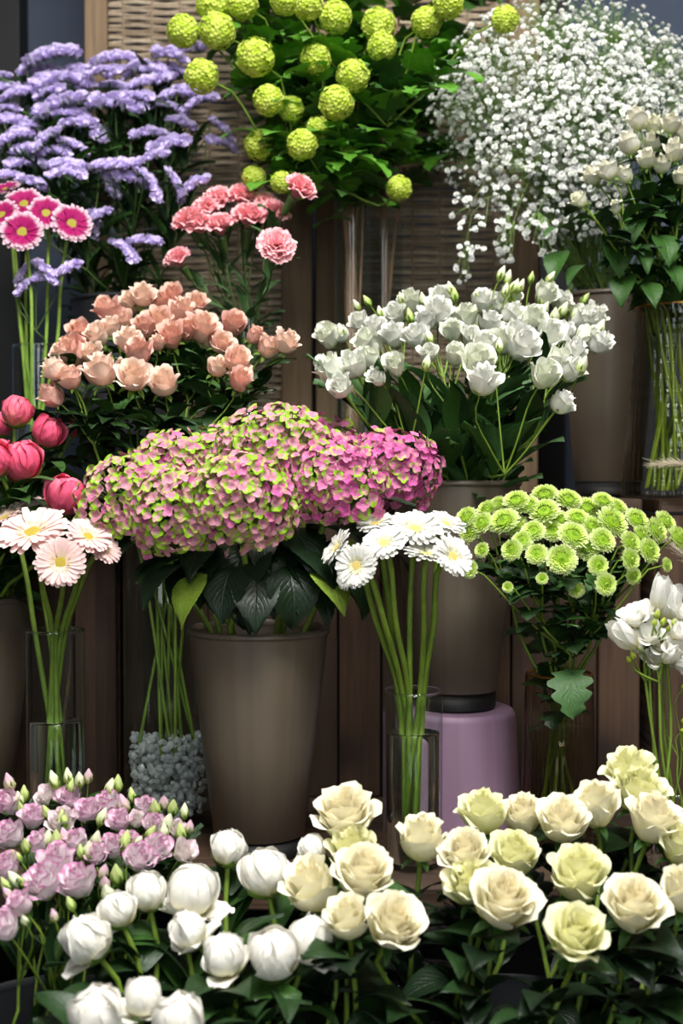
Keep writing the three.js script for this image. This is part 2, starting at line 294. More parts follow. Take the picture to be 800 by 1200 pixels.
{ // upturned lilac pot used as a riser
  const D = 1.86, [x, z] = xz(534, D), t = thing('upturned_pot', 'lilac pot turned upside down as a stand under a taupe bucket', 'pot', V(x, 0, z)), h = 0.166;
  part(t, 'body', lathe([[0.092, 0], [0.096, 0.002], [0.096, 0.006], [0.087, h - 0.01], [0.083, h - 0.002], [0.078, h], [0, h], [0, h - 0.004], [0.08, h - 0.006], [0.089, 0.001], [0.092, 0]], 72), lilac);
  VS.whiteLis = bucket(x, z, h + 0.0005, 0.0925, 0.0605, 0.33, taupe, 'taupe flower bucket on the lilac pot, full of white lisianthus');
}
VS.coral = bucket(...xz(-38, 1.86), 0, 0.0925, 0.0605, 0.33, taupe, 'taupe flower bucket under the coral peonies');
VS.gyp = bucket(...xz(712, 2.3), TIER, 0.085, 0.06, 0.36, taupe, 'taupe flower bucket of baby\'s breath beside the cut glass vase');
VS.statice = bucket(...xz(150, 2.36), TIER, 0.10, 0.075, 0.36, charcoal, 'charcoal bucket holding the purple statice');
VS.roses = bucket(...xz(610, 1.36), FLOOR, 0.15, 0.105, 0.33, charcoal, 'charcoal bucket on the floor under the cream roses');
VS.roses2 = bucket(...xz(395, 1.32), FLOOR, 0.06, 0.05, 0.33, charcoal, 'slim charcoal bucket on the floor between roses and peonies');
VS.peony = bucket(...xz(235, 1.28), FLOOR, 0.095, 0.07, 0.33, charcoal, 'charcoal bucket on the floor under the white peonies');
VS.pinkLis = bucket(...xz(55, 1.40), FLOOR, 0.11, 0.08, 0.33, charcoal, 'charcoal bucket on the floor under the pink lisianthus');
const cyl = (r, h) => [[r - 0.003, 0], [r, 0.003], [r, h]];
VS.pinkGer = glassVase('glass_cylinder', ...xz(64, 1.70), 0, cyl(0.0385, 0.297), 'clear glass cylinder half full of water with pale pink gerberas', { water: 0.175 });
VS.whiteGer = glassVase('glass_cylinder', ...xz(484, 1.64), 0, cyl(0.0385, 0.226), 'clear glass cylinder half full of water with white gerberas', { water: 0.172 });
VS.magenta = glassVase('glass_cylinder', ...xz(46, 2.12), TIER, cyl(0.042, 0.25), 'clear glass cylinder holding the magenta gerberas', { water: 0.12 });
VS.carnation = glassVase('glass_cylinder', ...xz(290, 2.2), TIER, cyl(0.045, 0.30), 'clear glass cylinder holding the coral pink carnations', { water: 0.15 });
VS.viburnum = glassVase('glass_cylinder', ...xz(412, 2.28), TIER, cyl(0.031, 0.555), 'tall narrow glass cylinder holding viburnum branches', { water: 0.2 });
VS.viburnum2 = glassVase('glass_cylinder', ...xz(450, 2.38), TIER, cyl(0.034, 0.50), 'tall glass cylinder of bare sticks behind the viburnum vase', { water: 0.2 });
VS.ice = glassVase('tall_glass_vase', ...xz(195, 1.84), 0, cyl(0.0615, 0.42), 'tall clear glass vase with crushed ice under the peach roses', {});
VS.ice.y = 0.1;
VS.ribbed = glassVase('ribbed_glass_vase', ...xz(656, 1.72), 0, [[0.046, 0], [0.05, 0.004], [0.0495, 0.05], [0.047, 0.15], [0.0445, 0.236]], 'smoky ribbed glass vase with a gilt rim holding green chrysanthemums', {
  seg: 352, gold: true, water: 0.165, waterMat: M.waterThin, shape: (a, y, r) => r < 0.02 ? 1 : 1 + 0.022 * Math.cos(a * 44), mat: new THREE.MeshPhysicalMaterial({ color: '#dccfc8', roughness: 0.06, transmission: 1, thickness: 0, ior: 1.5, side: THREE.DoubleSide }) });
VS.cut = glassVase('cut_glass_vase', ...xz(797, 2.06), TIER, [[0.088, 0], [0.092, 0.006], [0.092, 0.03], [0.086, 0.10], [0.078, 0.18], [0.0735, 0.24], [0.0745, 0.305]], 'smoky cut glass vase with a gilt rim holding white spray roses', {
  seg: 256, rows: 90, gold: true, shape: (a, y, r) => r < 0.03 ? 1 : 1 + 0.02 * Math.cos(a * 22 + y * 120) * Math.cos(a * 22 - y * 150) + 0.008 * Math.cos(a * 44), mat: new THREE.MeshPhysicalMaterial({ color: '#d9d3c4', roughness: 0.05, transmission: 1, thickness: 0, ior: 1.52, side: THREE.DoubleSide }) });
VS.freesia = glassVase('glass_cylinder', ...xz(800, 1.56), 0, cyl(0.04, 0.1), 'short clear glass cylinder holding white freesias', { water: 0.07 });
{ // crushed ice
  const gs = [], base = new THREE.IcosahedronGeometry(1, 0), q = new THREE.Quaternion(), m = new THREE.Matrix4();
  for (let k = 0; k < 560; k++) {
    const a = rr(0, 6.283), r = Math.sqrt(rnd()) * 0.0535, y = 0.016 + rnd() * 0.112, g = base.clone();
    q.setFromEuler(new THREE.Euler(rr(0, 6), rr(0, 6), rr(0, 6))); m.compose(V(Math.cos(a) * r, y, Math.sin(a) * r), q, V(rr(0.003, 0.0075), rr(0.003, 0.007), rr(0.003, 0.0075)));
    g.applyMatrix4(m); gs.push(g);
  }
  const ice = new THREE.Mesh(mergeGeometries(gs), new THREE.MeshPhysicalMaterial({ color: '#eceeee', roughness: 0.08, transmission: 0.5, thickness: 0, ior: 1.31, flatShading: true }));
  ice.name = 'crushed_ice'; ice.position.copy(VS.ice.t.position); ice.position.y += 0.001; scene.add(ice);
  tag(ice, 'grey crushed ice filling the foot of the tall glass vase', 'ice', null, 'stuff');
}

// ---------- leaves ----------
const ovate = table([0.12, 0.6, 0.95, 1, 0.86, 0.6, 0.3, 0.04]), lance = table([0.3, 0.65, 0.9, 1, 0.92, 0.72, 0.42, 0.05]);
const serr = (f, n, k) => (u) => f(u) * (1 - k * ((u * n) % 1));
const leafSet = (n, o) => Array.from({ length: n }, (_, i) => petal({ nu: 10, nv: 6, L: 1, theta: (u) => o.a + i * 0.12 + (o.b + (i % 3) * 0.25) * u, W: o.w * (0.9 + 0.1 * (i % 3)), prof: o.prof ?? ovate, round: 0, fold: o.fold ?? 0.25, ruf: o.ruf ?? 0.03, rk: 2, ph: i * 1.7, edge: 0.02, ...o.more }));
const LEAF = {
  rose: leafSet(5, { a: 0.6, b: 1.0, w: 0.3, prof: serr(ovate, 10, 0.1), more: { nu: 20 } }),
  peony: leafSet(4, { a: 0.5, b: 1.1, w: 0.2, prof: lance }),
  strap: leafSet(5, { a: 0.05, b: 0.45, w: 0.19, prof: lance, fold: 0.4, ruf: 0.05 }),
  hyd: leafSet(4, { a: 0.9, b: 1.2, w: 0.36, prof: serr(ovate, 16, 0.08), fold: 0.12, more: { nu: 32, nv: 8 } }),
  lobed: leafSet(4, { a: 0.7, b: 1.1, w: 0.4, prof: table([0.06, 0.1, 0.75, 0.55, 0.95, 1, 0.6, 0.9, 0.75, 0.45, 0.55, 0.3, 0.05]), fold: 0.15, ruf: 0.05, more: { nu: 30, nv: 8 } }),
  maple: leafSet(4, { a: 0.8, b: 0.9, w: 0.48, prof: table([0.35, 0.75, 0.62, 1, 0.95, 0.5, 0.62, 0.5, 0.24, 0.3, 0.03]), fold: 0.15, ruf: 0.07, more: { nu: 30, nv: 8 } }),
  grass: leafSet(3, { a: 0.15, b: 1.0, w: 0.07, prof: lance }),
};
// ---------- blooms: lists of petal shapes in a unit bloom (about 2 across, axis +y, centre near y = 0.9) ----------
function roseShapes(seed, N, o) {
  const R = rng(seed), j = (k) => (R() - 0.5) * 2 * k, out = [], open = o.open ?? 1;
  for (let i = 0; i < N; i++) {
    const f = i / (N - 1), g = Math.pow(f, 0.85), a = lerp(0.36, 1.38, Math.pow(f, 1.15)) * open + j(0.08), b = lerp(-0.2, 0.1, f) * (2 - open) + j(0.05), c = lerp(0.85, o.curl ?? 1.3, f * f) + j(0.3);
    out.push(petal({ L: lerp(1.66, 1.46, f) * (1 + j(0.05)), W: lerp(0.34, 0.84, g) * (1 + j(0.08)), R: lerp(0.15, 0.74, g), r0: 0.02 + 0.06 * f, nu: 10, nv: 8,
      theta: (u) => a * (1 - u) * (1 - u) + b + c * Math.pow(u, 5), prof: table([0.3, 0.62, 0.88, 1, 0.98, 0.86]), round: 0.26 + j(0.08), rp: 1.5, edge: lerp(0.02, 0.15, f * f), ruf: lerp(0.02, o.ruf ?? 0.065, f), rk: 4 + j(2.5), fringe: 0.012, fk: 11, ph: R() * 6, spin: i * 2.4 + j(0.25), col: (u, v) => o.col(u, v, f) }));
  }
  return unit(out);
}
// scales a bloom to be 2 across and notes the height of its middle
function unit(list) {
  const b = new THREE.Box3(); for (const g of list) { g.computeBoundingBox(); b.union(g.boundingBox); }
  const k = 4 / (b.max.x - b.min.x + b.max.z - b.min.z); for (const g of list) g.scale(k, k, k);
  list.cy = (b.max.y * 0.55 + b.min.y * 0.45) * k; return list;
}
function peonyShapes(seed, N, o) {     // a ball of broad cupped petals closing over each other
  const R = rng(seed), j = (k) => (R() - 0.5) * 2 * k, out = [];
  for (let i = 0; i < N; i++) {
    const f = i / (N - 1), loose = i >= N - (o.loose ?? 0), rad = lerp(0.76, 1.0, f) + j(0.025), sweep = loose ? 1.05 + j(0.45) : lerp(3.25, 2.2, f * f) + j(0.4) * f;
    out.push(petal({ L: rad * (loose ? 1.55 : sweep), W: rad * (loose ? 0.8 : lerp(1.0, 0.82, f)) * (1 + j(0.12)), R: rad * 1.04, r0: 0.0, y0: 1 - rad, nu: 11, nv: 9, theta: (u) => 1.5 - sweep * u + (loose ? 0.5 * u * u : 0.28 * f * Math.pow(u, 7)),
      prof: table([0.25, 0.6, 0.86, 1, 1, 0.9, 0.72]), round: 0.2 + j(0.08), rp: 2, ruf: 0.03 + (loose ? 0.05 : 0), rk: 5 + j(3), ph: R() * 6, edge: loose ? 0.08 : 0.03 + 0.06 * f, spin: i * 2.4 + j(0.3), col: (u, v) => o.col(u, v, f) }));
  }
  return out;
}
function carnationShapes(seed, col) {
  const R = rng(seed), j = (k) => (R() - 0.5) * 2 * k, out = [], N = 30;
  for (let i = 0; i < N; i++) {
    const f = i / (N - 1), b = lerp(0.05, 1.35, f) + j(0.15);
    out.push(petal({ L: lerp(0.85, 1.05, f), W: 0.42 * (1 + j(0.15)), R: 9, nu: 6, nv: 12, y0: lerp(0.35, 0.2, f), theta: (u) => b * (0.25 + 0.75 * u) + 0.5 * u * u * u, prof: table([0.12, 0.35, 0.7, 1, 1.1]), round: 0.2, ruf: 0.15, rk: 6.5 + j(2), ph: R() * 6, fringe: 0.035, fk: 15, spin: i * 2.4 + j(0.3), col: (u, v) => col(u, v, f) }));
  }
  return unit(out);
}
const gerberaCache = {};
function gerbera(g, key, o) {          // o: petalMat, discMat
  const R = rng(key.length * 91 + 5);
  const S = gerberaCache[key] ??= {
    ray: [0, 1, 2].map((k) => petal({ L: 0.8 - 0.03 * k, W: 0.108 + 0.008 * k, r0: 0.2, nu: 7, nv: 3, theta: (u) => 1.42 + 0.02 * k - 0.12 * u + 0.3 * u * u, prof: table([0.5, 0.8, 0.95, 1, 0.95, 0.72]), round: 0.05, rp: 2, fold: 0.3, fringe: 0.02, fk: 8, col: o.ray })),
    inner: petal({ L: 0.24, W: 0.035, r0: 0.2, y0: 0.03, nu: 4, nv: 2, theta: (u) => 0.85 + 0.5 * u, prof: table([0.6, 1, 0.7]), round: 0.1, col: o.inner }),
    disc: gerberaDisc(o),
    calyx: lathe([[0.05, -0.2], [0.13, -0.14], [0.2, -0.03], [0.16, 0.0], [0, 0.0]], 14),
  };
  for (const [n, y, sc, tl, off] of [[26, 0, 1, 0, 0], [24, 0.025, 0.92, -0.1, 0.12]])
    for (let i = 0; i < n; i++) part(g, 'petal', S.ray[i % 3], o.mat, V(0, y, 0), yaw((i + off + (R() - 0.5) * 0.35) / n * Math.PI * 2, tl + (R() - 0.5) * 0.16), sc * (0.96 + R() * 0.06));
  for (let i = 0; i < 20; i++) part(g, 'inner_petal', S.inner, o.mat, V(0, 0.01, 0), yaw(i / 20 * Math.PI * 2 + R() * 0.2, (R() - 0.5) * 0.2));
  part(g, 'disc', S.disc, M.floret); part(g, 'calyx', S.calyx, M.stemGreen);
}
function gerberaDisc(o) {
  const gs = [tinted(lathe([[0.3, 0], [0.3, 0.02], [0.24, 0.06], [0.14, 0.075], [0, 0.07]], 20).toNonIndexed(), () => o.d1)];
  for (let i = 0; i < 90; i++) {
    const r = Math.sqrt((i + 0.5) / 90) * 0.3, a = i * 2.4, f = r / 0.3, c = new THREE.ConeGeometry(0.014 + 0.006 * f, 0.05 + 0.03 * f, 4).toNonIndexed();
    c.rotateX(f * 0.5).rotateY(-a + Math.PI / 2).translate(Math.cos(a) * r, 0.075 - 0.05 * f * f, Math.sin(a) * r); gs.push(tinted(c, () => mix3(o.d1, o.d2, sstep(0.25, 0.85, f))));
  }
  return mergeGeometries(gs.map((g) => { g.deleteAttribute('uv'); return g; }));
}
const mum = (seed) => {                // a pompon of short spoon petals, darker green in the dimple
  const R = rng(seed), pos = [], col = [], N = 230, c0 = C('#86ad1c'), c1 = C('#bfd84f'), c2 = C('#f0f5c8');
  for (let i = 0; i < N; i++) {
    const f = Math.sqrt((i + 0.5) / N), a = i * 2.39996, e = f * 1.62 + (R() - 0.5) * 0.2, r = 0.6 * Math.sin(Math.min(e, 1.6)) + 0.04 * f, y = 0.46 * Math.cos(e) - 0.2 * Math.exp(-f * f * 26), len = lerp(0.09, 0.36, Math.sqrt(f)) * (0.75 + R() * 0.5), w = lerp(0.04, 0.085, f);
    const t = e * 0.98 + (f < 0.3 ? -0.5 : 0), ox = Math.cos(a), oz = Math.sin(a), tx = -oz, tz = ox, dy = Math.cos(t) * 0.7, dr = Math.sin(t) * 0.9 + 0.1, d = mix3(mix3(c0, c1, sstep(0.05, 0.4, f)), c2, sstep(0.5, 1, f) * 0.45), tip = mix3(d, c2, 0.2 + 0.65 * f);
    const q = (al, ac, up) => [ox * (r + dr * al * len) + tx * ac * w, y + dy * al * len + up, oz * (r + dr * al * len) + tz * ac * w];
    const A = q(0, -0.6, 0), B = q(0, 0.6, 0), D = q(0.75, -1, 0.03), E = q(0.75, 1, 0.03), F = q(0.5, 0, -0.02), T = q(1.05, 0, 0.05);
    for (const [tri, cs] of [[[A, F, B], [d, d, d]], [[A, D, F], [d, tip, d]], [[B, F, E], [d, d, tip]], [[D, T, F], [tip, tip, d]], [[F, T, E], [d, tip, tip]]]) { tri.forEach((p) => pos.push(...p)); cs.forEach((c) => col.push(...c)); }
  }
  const g = new THREE.BufferGeometry(); g.setAttribute('position', new THREE.Float32BufferAttribute(pos, 3)); g.setAttribute('color', new THREE.Float32BufferAttribute(col, 3)); g.computeVertexNormals();
  const h = tinted(lathe([[0.06, -0.32], [0.3, -0.2], [0.5, -0.02], [0.4, 0.2], [0, 0.25]], 12).toNonIndexed(), () => c0); h.deleteAttribute('uv'); h.computeVertexNormals();
  return mergeGeometries([g, h]);
};
// little five-petal florets on a ball (viburnum), unit radius
function snowball(seed, n) {
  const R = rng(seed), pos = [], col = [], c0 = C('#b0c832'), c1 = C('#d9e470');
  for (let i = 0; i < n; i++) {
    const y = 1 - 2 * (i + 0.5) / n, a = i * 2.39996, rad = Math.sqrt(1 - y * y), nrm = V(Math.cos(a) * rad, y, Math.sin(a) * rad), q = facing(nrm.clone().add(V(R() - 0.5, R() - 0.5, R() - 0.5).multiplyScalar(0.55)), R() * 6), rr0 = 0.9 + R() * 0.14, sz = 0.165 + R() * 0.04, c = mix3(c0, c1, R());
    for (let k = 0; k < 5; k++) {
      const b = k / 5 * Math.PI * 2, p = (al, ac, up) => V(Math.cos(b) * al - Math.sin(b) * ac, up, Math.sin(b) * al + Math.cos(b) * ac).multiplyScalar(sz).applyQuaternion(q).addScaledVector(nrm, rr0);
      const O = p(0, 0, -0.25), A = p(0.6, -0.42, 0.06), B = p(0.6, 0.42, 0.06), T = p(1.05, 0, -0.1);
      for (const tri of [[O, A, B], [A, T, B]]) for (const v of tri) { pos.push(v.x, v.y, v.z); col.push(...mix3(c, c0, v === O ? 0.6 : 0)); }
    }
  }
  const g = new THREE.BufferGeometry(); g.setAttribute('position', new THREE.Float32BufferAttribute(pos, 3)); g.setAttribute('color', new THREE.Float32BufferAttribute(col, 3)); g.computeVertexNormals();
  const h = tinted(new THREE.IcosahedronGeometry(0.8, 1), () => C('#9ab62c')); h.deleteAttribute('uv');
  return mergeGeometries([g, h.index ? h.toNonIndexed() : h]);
}
// a one-sided comb of papery statice florets along +x, one unit long
function staticeSpike(seed, n) {
  const R = rng(seed), pos = [], col = [], c1 = C('#ded0f4'), c2 = C('#cfbdee'), c3 = C('#eee6fb'), white = C('#f4f1ff'), gr = C('#4d6b33');
  const tri = (a, b, c, ca, cb, cc) => { pos.push(a.x, a.y, a.z, b.x, b.y, b.z, c.x, c.y, c.z); col.push(...ca, ...cb, ...(cc ?? cb)); };
  for (let i = 0; i < n; i++) {
    const u = (i + R() * 0.8) / n, arch = 0.10 * Math.sin(u * Math.PI), base = V(u, arch - 0.05 + (R() - 0.5) * 0.12, (R() - 0.5) * 0.42), dir = V((R() - 0.5) * 1.1 + (u - 0.5) * 0.5, 1, (R() - 0.5) * 1.3).normalize(), q = facing(dir, R() * 6), sz = 0.09 + R() * 0.045, c = mix3(mix3(c1, c2, R()), c3, R() * 0.6), N = 7;
    const ring = (r, y, k) => Array.from({ length: N }, (_, m) => { const b = (m + (R() - 0.5) * 0.5) / N * Math.PI * 2; return V(Math.cos(b) * r, y + (R() - 0.5) * k, Math.sin(b) * r).multiplyScalar(sz).applyQuaternion(q).add(base); });
    const r1 = ring(0.3, 0.5, 0.1), r2 = ring(0.95, 1.15, 0.6), O = V(0, -0.3, 0).multiplyScalar(sz).applyQuaternion(q).add(base), W = V(0, 0.75, 0).multiplyScalar(sz).applyQuaternion(q).add(base), w = R() < 0.5;
    for (let m = 0; m < N; m++) { const k = (m + 1) % N; tri(O, r1[k], r1[m], gr, mix3(gr, c, 0.5)); tri(r1[m], r1[k], r2[m], c, c, c); tri(r1[k], r2[k], r2[m], c, c, c); if (w) tri(r1[m], W, r1[k], c, white, c); }
  }
  const g = new THREE.BufferGeometry(); g.setAttribute('position', new THREE.Float32BufferAttribute(pos, 3)); g.setAttribute('color', new THREE.Float32BufferAttribute(col, 3)); g.computeVertexNormals(); return g;
}
// spindle bud with twisted folds, unit length
function budShape(c0, c1, twist = 2.2, fat = 0.24) {
  const pr = table([0.35, 0.85, 1, 0.92, 0.7, 0.42, 0.08]);
  return grid(9, 16, (u, v) => { const a = v * Math.PI, r = fat * pr(u) * (1 + 0.09 * Math.cos(5 * a + u * twist * 5)); return [Math.cos(a) * r, u, -Math.sin(a) * r]; }, (u, v) => mix3(c0, c1, sstep(0.1, 0.85, u + 0.12 * Math.sin(v * 15 + u * 9))));
}
const calyxShape = (n, len, out) => Array.from({ length: n }, (_, i) => petal({ L: len, W: len * 0.17, r0: 0.08, nu: 5, nv: 2, theta: (u) => 1.1 + (out - 1.1) * u + 0.3 * Math.sin(i * 2.3) * u, prof: lance, round: 0, fold: 0.3, spin: i / n * Math.PI * 2 + 0.3 * Math.sin(i * 5) }));

const each = (g, shapes, mat, name = 'petal') => { for (const s of shapes) part(g, name, s, mat); };
// ---------- stems ----------
function standIn(v, c, k = 0.35, cross = 0.5) {   // where a stem crosses a vase's mouth and stands on its floor
  const d = V(c.x - v.x, 0, c.z - v.z), off = d.clone().multiplyScalar(k).add(V(rr(-1, 1), 0, rr(-1, 1)).multiplyScalar(v.r * 0.35)); off.clampLength(0, v.r * 0.85);
  const ba = rr(0, 6.283), bo = off.clone().multiplyScalar(-cross).add(V(Math.cos(ba), 0, Math.sin(ba)).multiplyScalar(v.rb * rr(0.3, 0.85))); bo.clampLength(0, v.rb * 0.85);
  return [V(v.x + bo.x, v.y + rr(0, 0.01), v.z + bo.z), V(v.x + off.x, v.top, v.z + off.z)];
}
// heads: [{p, n, s, make, name, spin, neck}]
function plant(o) {
  const { heads, stem = M.stemGreen, r = 0.002, r1 = r * 0.75, neck = 0.025, forkAt = 0.6 } = o, one = heads.length === 1;
  const cen = heads.reduce((a, h) => a.add(h.p), V(0, 0, 0)).divideScalar(heads.length), [base, mouth] = o.stand ?? standIn(o.vase, cen, o.spread ?? 0.35, o.cross ?? 0.5);
  const t = thing(o.name, o.label, o.category, base, o.group), L = (p) => p.clone().sub(base);
  for (const h of heads) { h.n.normalize(); h.nk = h.p.clone().addScaledVector(h.n, -(h.neck ?? neck)); }
  const fork = one ? heads[0].p : (o.fork ?? mouth.clone().lerp(cen, forkAt));
  if (!one && !o.fork) fork.y = Math.max(mouth.y - 0.02, Math.min(fork.y, ...heads.map((h) => h.nk.y - 0.02 - 0.7 * Math.hypot(h.nk.x - fork.x, h.nk.z - fork.z))));
  const pts = one ? [base, mouth, mouth.clone().lerp(heads[0].nk, 0.55).add(V(rr(-1, 1), 0, rr(-1, 1)).multiplyScalar(o.wobble ?? 0.008)), heads[0].nk, heads[0].p] : [base, mouth, mouth.clone().lerp(fork, 0.5).add(V(rr(-1, 1), 0, rr(-1, 1)).multiplyScalar(o.wobble ?? 0.008)), fork];
  part(t, 'stem', tube(pts.map(L), r, r1, o.seg ?? 14, o.rad ?? 7), stem);
  const curves = [new THREE.CatmullRomCurve3(pts, false, 'centripetal')];
  for (const h of heads) {
    if (!one) {
      const mid = fork.clone().lerp(h.nk, 0.5); mid.y -= 0.04 * fork.distanceTo(h.nk); const bp = [fork, mid, h.nk, h.p];
      part(t, 'branch', tube(bp.map(L), r1 * 0.9, r1 * 0.6, 7, 5), o.branch ?? stem); curves.push(new THREE.CatmullRomCurve3(bp, false, 'centripetal'));
    }
    h.make(sub(t, h.name ?? 'bloom', L(h.p), h.q ?? facing(h.n, h.spin ?? rr(0, 6.28)), h.s), h);
  }
  const lf = o.leaves; if (lf) for (let i = 0; i < lf.n; i++) {
    const c = curves[lf.main || one ? 0 : Math.floor(rnd() * curves.length)], u = c === curves[0] ? rr(lf.a ?? 0.5, lf.b ?? 0.95) : rr(0.05, 0.6), p = c.getPointAt(u), az = lf.az ? lf.az(p) + rr(-1, 1) * (lf.ja ?? 0.9) : rr(0, 6.28);
    part(t, 'leaf', pick(lf.shapes), Array.isArray(lf.mat) ? pick(lf.mat) : lf.mat, L(p), yaw(az, rr(-0.35, 0.3) + (lf.tilt ?? 0), rr(-0.35, 0.35)), rr(lf.l0, lf.l1));
  }
  return t;
}
function clusters(items, size) {        // nearest neighbours travel on one stem
  const left = items.slice(), out = [];
  while (left.length) { const a = left.shift(), n = Math.min(left.length, Math.round(size + rr(-0.9, 0.9)) - 1); left.sort((p, q) => p.p.distanceToSquared(a.p) - q.p.distanceToSquared(a.p)); out.push([a, ...left.splice(0, Math.max(0, n))]); }
  return out;
}
const WORD = ['no', 'one', 'two', 'three', 'four', 'five', 'six', 'seven', 'eight', 'nine', 'ten', 'eleven', 'twelve'], count = (n, w) => WORD[n] + ' ' + w + (n === 1 ? '' : 's');
const awayFrom = (x, z) => (p) => Math.atan2(p.x - x, p.z - z);

// ================= front row =================
const creamCol = (tip, base, heart) => (u, v, f) => mix3(mix3(base, tip, sstep(0.1, 0.75, u)), heart, 0.45 * (1 - f));
const ROSE = [
  { shapes: roseShapes(3, 24, { col: creamCol(C('#fcf8e2'), C('#f3efb6'), C('#fcefcc')) }), mat: petalMat('#ffffff', 0.26) },
  { shapes: roseShapes(8, 23, { col: creamCol(C('#f7f6d0'), C('#e4e78c'), C('#f5f2b8')), curl: 1.6, ruf: 0.07 }), mat: petalMat('#ffffff', 0.26) },
  { shapes: roseShapes(21, 20, { col: creamCol(C('#fbf7e0'), C('#f2edb4'), C('#fbf0c8')), open: 0.82, curl: 1.1 }), mat: petalMat('#ffffff', 0.26) },
];
const roseSepal = calyxShape(5, 0.85, 2.5), roseHip = lathe([[0.06, -0.22], [0.15, -0.16], [0.2, -0.06], [0.16, 0.06], [0, 0.08]], 12);
const roseBloom = (k) => (g) => { each(g, ROSE[k].shapes, ROSE[k].mat); each(g, roseSepal, M.leafMid, 'sepal'); part(g, 'calyx', roseHip, M.stemGreen); };
// [x, y, width, kind, tilt to the side, tilt to the camera, depth nudge]
const creamRoses = [[403, 949, 74, 0, -0.1, 0.5, 0], [495, 978, 54, 2, 0, 0.1, 0], [412, 992, 60, 1, -0.1, 0.4, 0.03], [427, 1018, 72, 0, 0.1, 0.5, 0], [363, 1033, 64, 2, -0.3, 0.3, 0.02], [407, 1072, 52, 2, -0.05, 0.35, 0], [464, 1078, 72, 0, 0.25, 0.75, 0],
  [566, 947, 58, 1, -0.1, 0.15, 0], [613, 950, 52, 0, 0, 0.3, 0.03], [660, 957, 62, 0, 0.1, 0.5, 0], [544, 996, 62, 0, -0.15, 0.5, 0], [603, 996, 60, 1, 0.1, 0.35, 0.02], [551, 1030, 60, 1, -0.25, 0.5, 0.02], [593, 1050, 78, 0, 0.25, 0.6, 0], [679, 1018, 72, 1, 0, 0.4, 0], [676, 1090, 72, 1, 0.1, 0.75, 0], [745, 1056, 74, 0, 0.1, 0.55, 0],
  [697, 938, 54, 2, -0.1, 0.15, 0], [736, 898, 58, 1, -0.15, 0.2, 0], [751, 922, 60, 1, 0.1, 0.35, 0], [768, 955, 64, 0, 0.3, 0.3, 0], [800, 986, 52, 1, 0.3, 0.3, 0.02], [803, 1038, 56, 2, 0.1, 0.3, 0]];
const creamWhere = ['topmost beside the peonies, in front of the hydrangea bucket', 'standing alone in front of the white gerbera cylinder', 'squeezed between two open roses beside the peonies', 'fully open in the middle of the group beside the peonies', 'leaning against the white peonies', 'low between the peonies and an outward tipped rose', 'tipped outwards, lowest of the group beside the peonies', 'in front of the lilac pot', 'half hidden behind an open rose near the ribbed vase', 'fully open in front of the ribbed vase', 'just under the rose before the lilac pot', 'in the middle, behind the largest open rose', 'half covered by the largest open rose', 'largest and widest open, in the middle of the bunch', 'above the lowest greenish rose', 'widest greenish one, lowest in the bunch', 'open beside the lowest greenish rose', 'upright beside the ribbed vase foot', 'topmost of all beside the freesia stems', 'directly under the topmost rose', 'leaning out under the freesia stems', 'half hidden under the leaning rose', 'low on the far side from the peonies'], creamKind = ['peach hearted cream rose', 'greenish cream rose', 'half open cream rose'];
creamRoses.forEach(([x, y, d, k, sx, sz, nz], i) => {
  const D = lerp(1.48, 1.22, clamp((y - 900) / 190, 0, 1)) + nz, s = px2m(d, D) / 2 * 1.16, n = V(sx + rr(-0.08, 0.08), 1, sz * 0.75 + 0.05).normalize(), c = P(x, y, D), p = c.clone().addScaledVector(n, -ROSE[k].shapes.cy * s);
  const v = x < 450 ? VS.roses2 : VS.roses;
  plant({ name: 'cream_rose', label: creamKind[k] + ' ' + creamWhere[i], category: 'rose', group: 'cream roses in the front bunch', vase: v, spread: 0.8, heads: [{ p, n, s, make: roseBloom(k), neck: 0.04 }], r: 0.0032, r1: 0.0028, stem: M.stemGreen,
    leaves: { n: 15, a: 0.5, b: 0.95, shapes: LEAF.rose, mat: [M.leafRose, M.leafRose, M.leafDark], l0: 0.05, l1: 0.09, az: awayFrom(v.x, v.z), ja: 1.6 } });
});
const whiteP = (u, v, f) => mix3(C('#eee8b4'), C('#f7f5ee'), sstep(0.05, 0.55, u));
const PEONY = [
  { shapes: peonyShapes(5, 11, { col: whiteP, loose: 0 }) },
  { shapes: peonyShapes(14, 12, { col: whiteP, loose: 3 }) },
  { shapes: peonyShapes(33, 14, { col: whiteP, loose: 5 }) },
];
const whitePetal = petalMat('#f2f2f0', 0.2, 0.6), peonyPetal = petalMat('#f6f5f2', 0.2, 0.6, 0.0022); peonyPetal.bumpMap = crumple;
const peonySepal = [0, 1, 2].map((k) => petal({ L: 1.3 - 0.2 * k, W: 0.46, R: 1.06, r0: 0.02, y0: -0.05, nu: 7, nv: 5, theta: (u) => 1.52 - (1.15 - 0.2 * k) * u, prof: ovate, round: 0.1, spin: k * 2.2 + 0.3 }));
const peonyBloom = (k, mat = peonyPetal, set = PEONY) => (g) => { each(g, set[k].shapes, mat); each(g, peonySepal, M.sepal, 'sepal'); };
const whitePeonies = [[268, 993, 44, 0, 0.05, 0.05], [310, 1022, 58, 0, -0.2, 0.1], [365, 995, 36, 0, -0.35, 0.25], [226, 1043, 66, 2, 0.1, 0.25], [172, 1044, 48, 0, -0.2, 0.15], [137, 1066, 44, 0, -0.4, 0.2], [100, 1100, 60, 1, -0.6, 0.5], [220, 1090, 48, 1, -0.65, 0.4], [262, 1119, 54, 1, -0.2, 0.35], [320, 1118, 62, 0, -0.05, 0.55], [364, 1100, 58, 2, 0.3, 0.45], [168, 1168, 50, 2, 0.1, 0.4], [113, 1188, 68, 0, -0.1, 0.6], [210, 1196, 66, 0, 0, 0.6]];
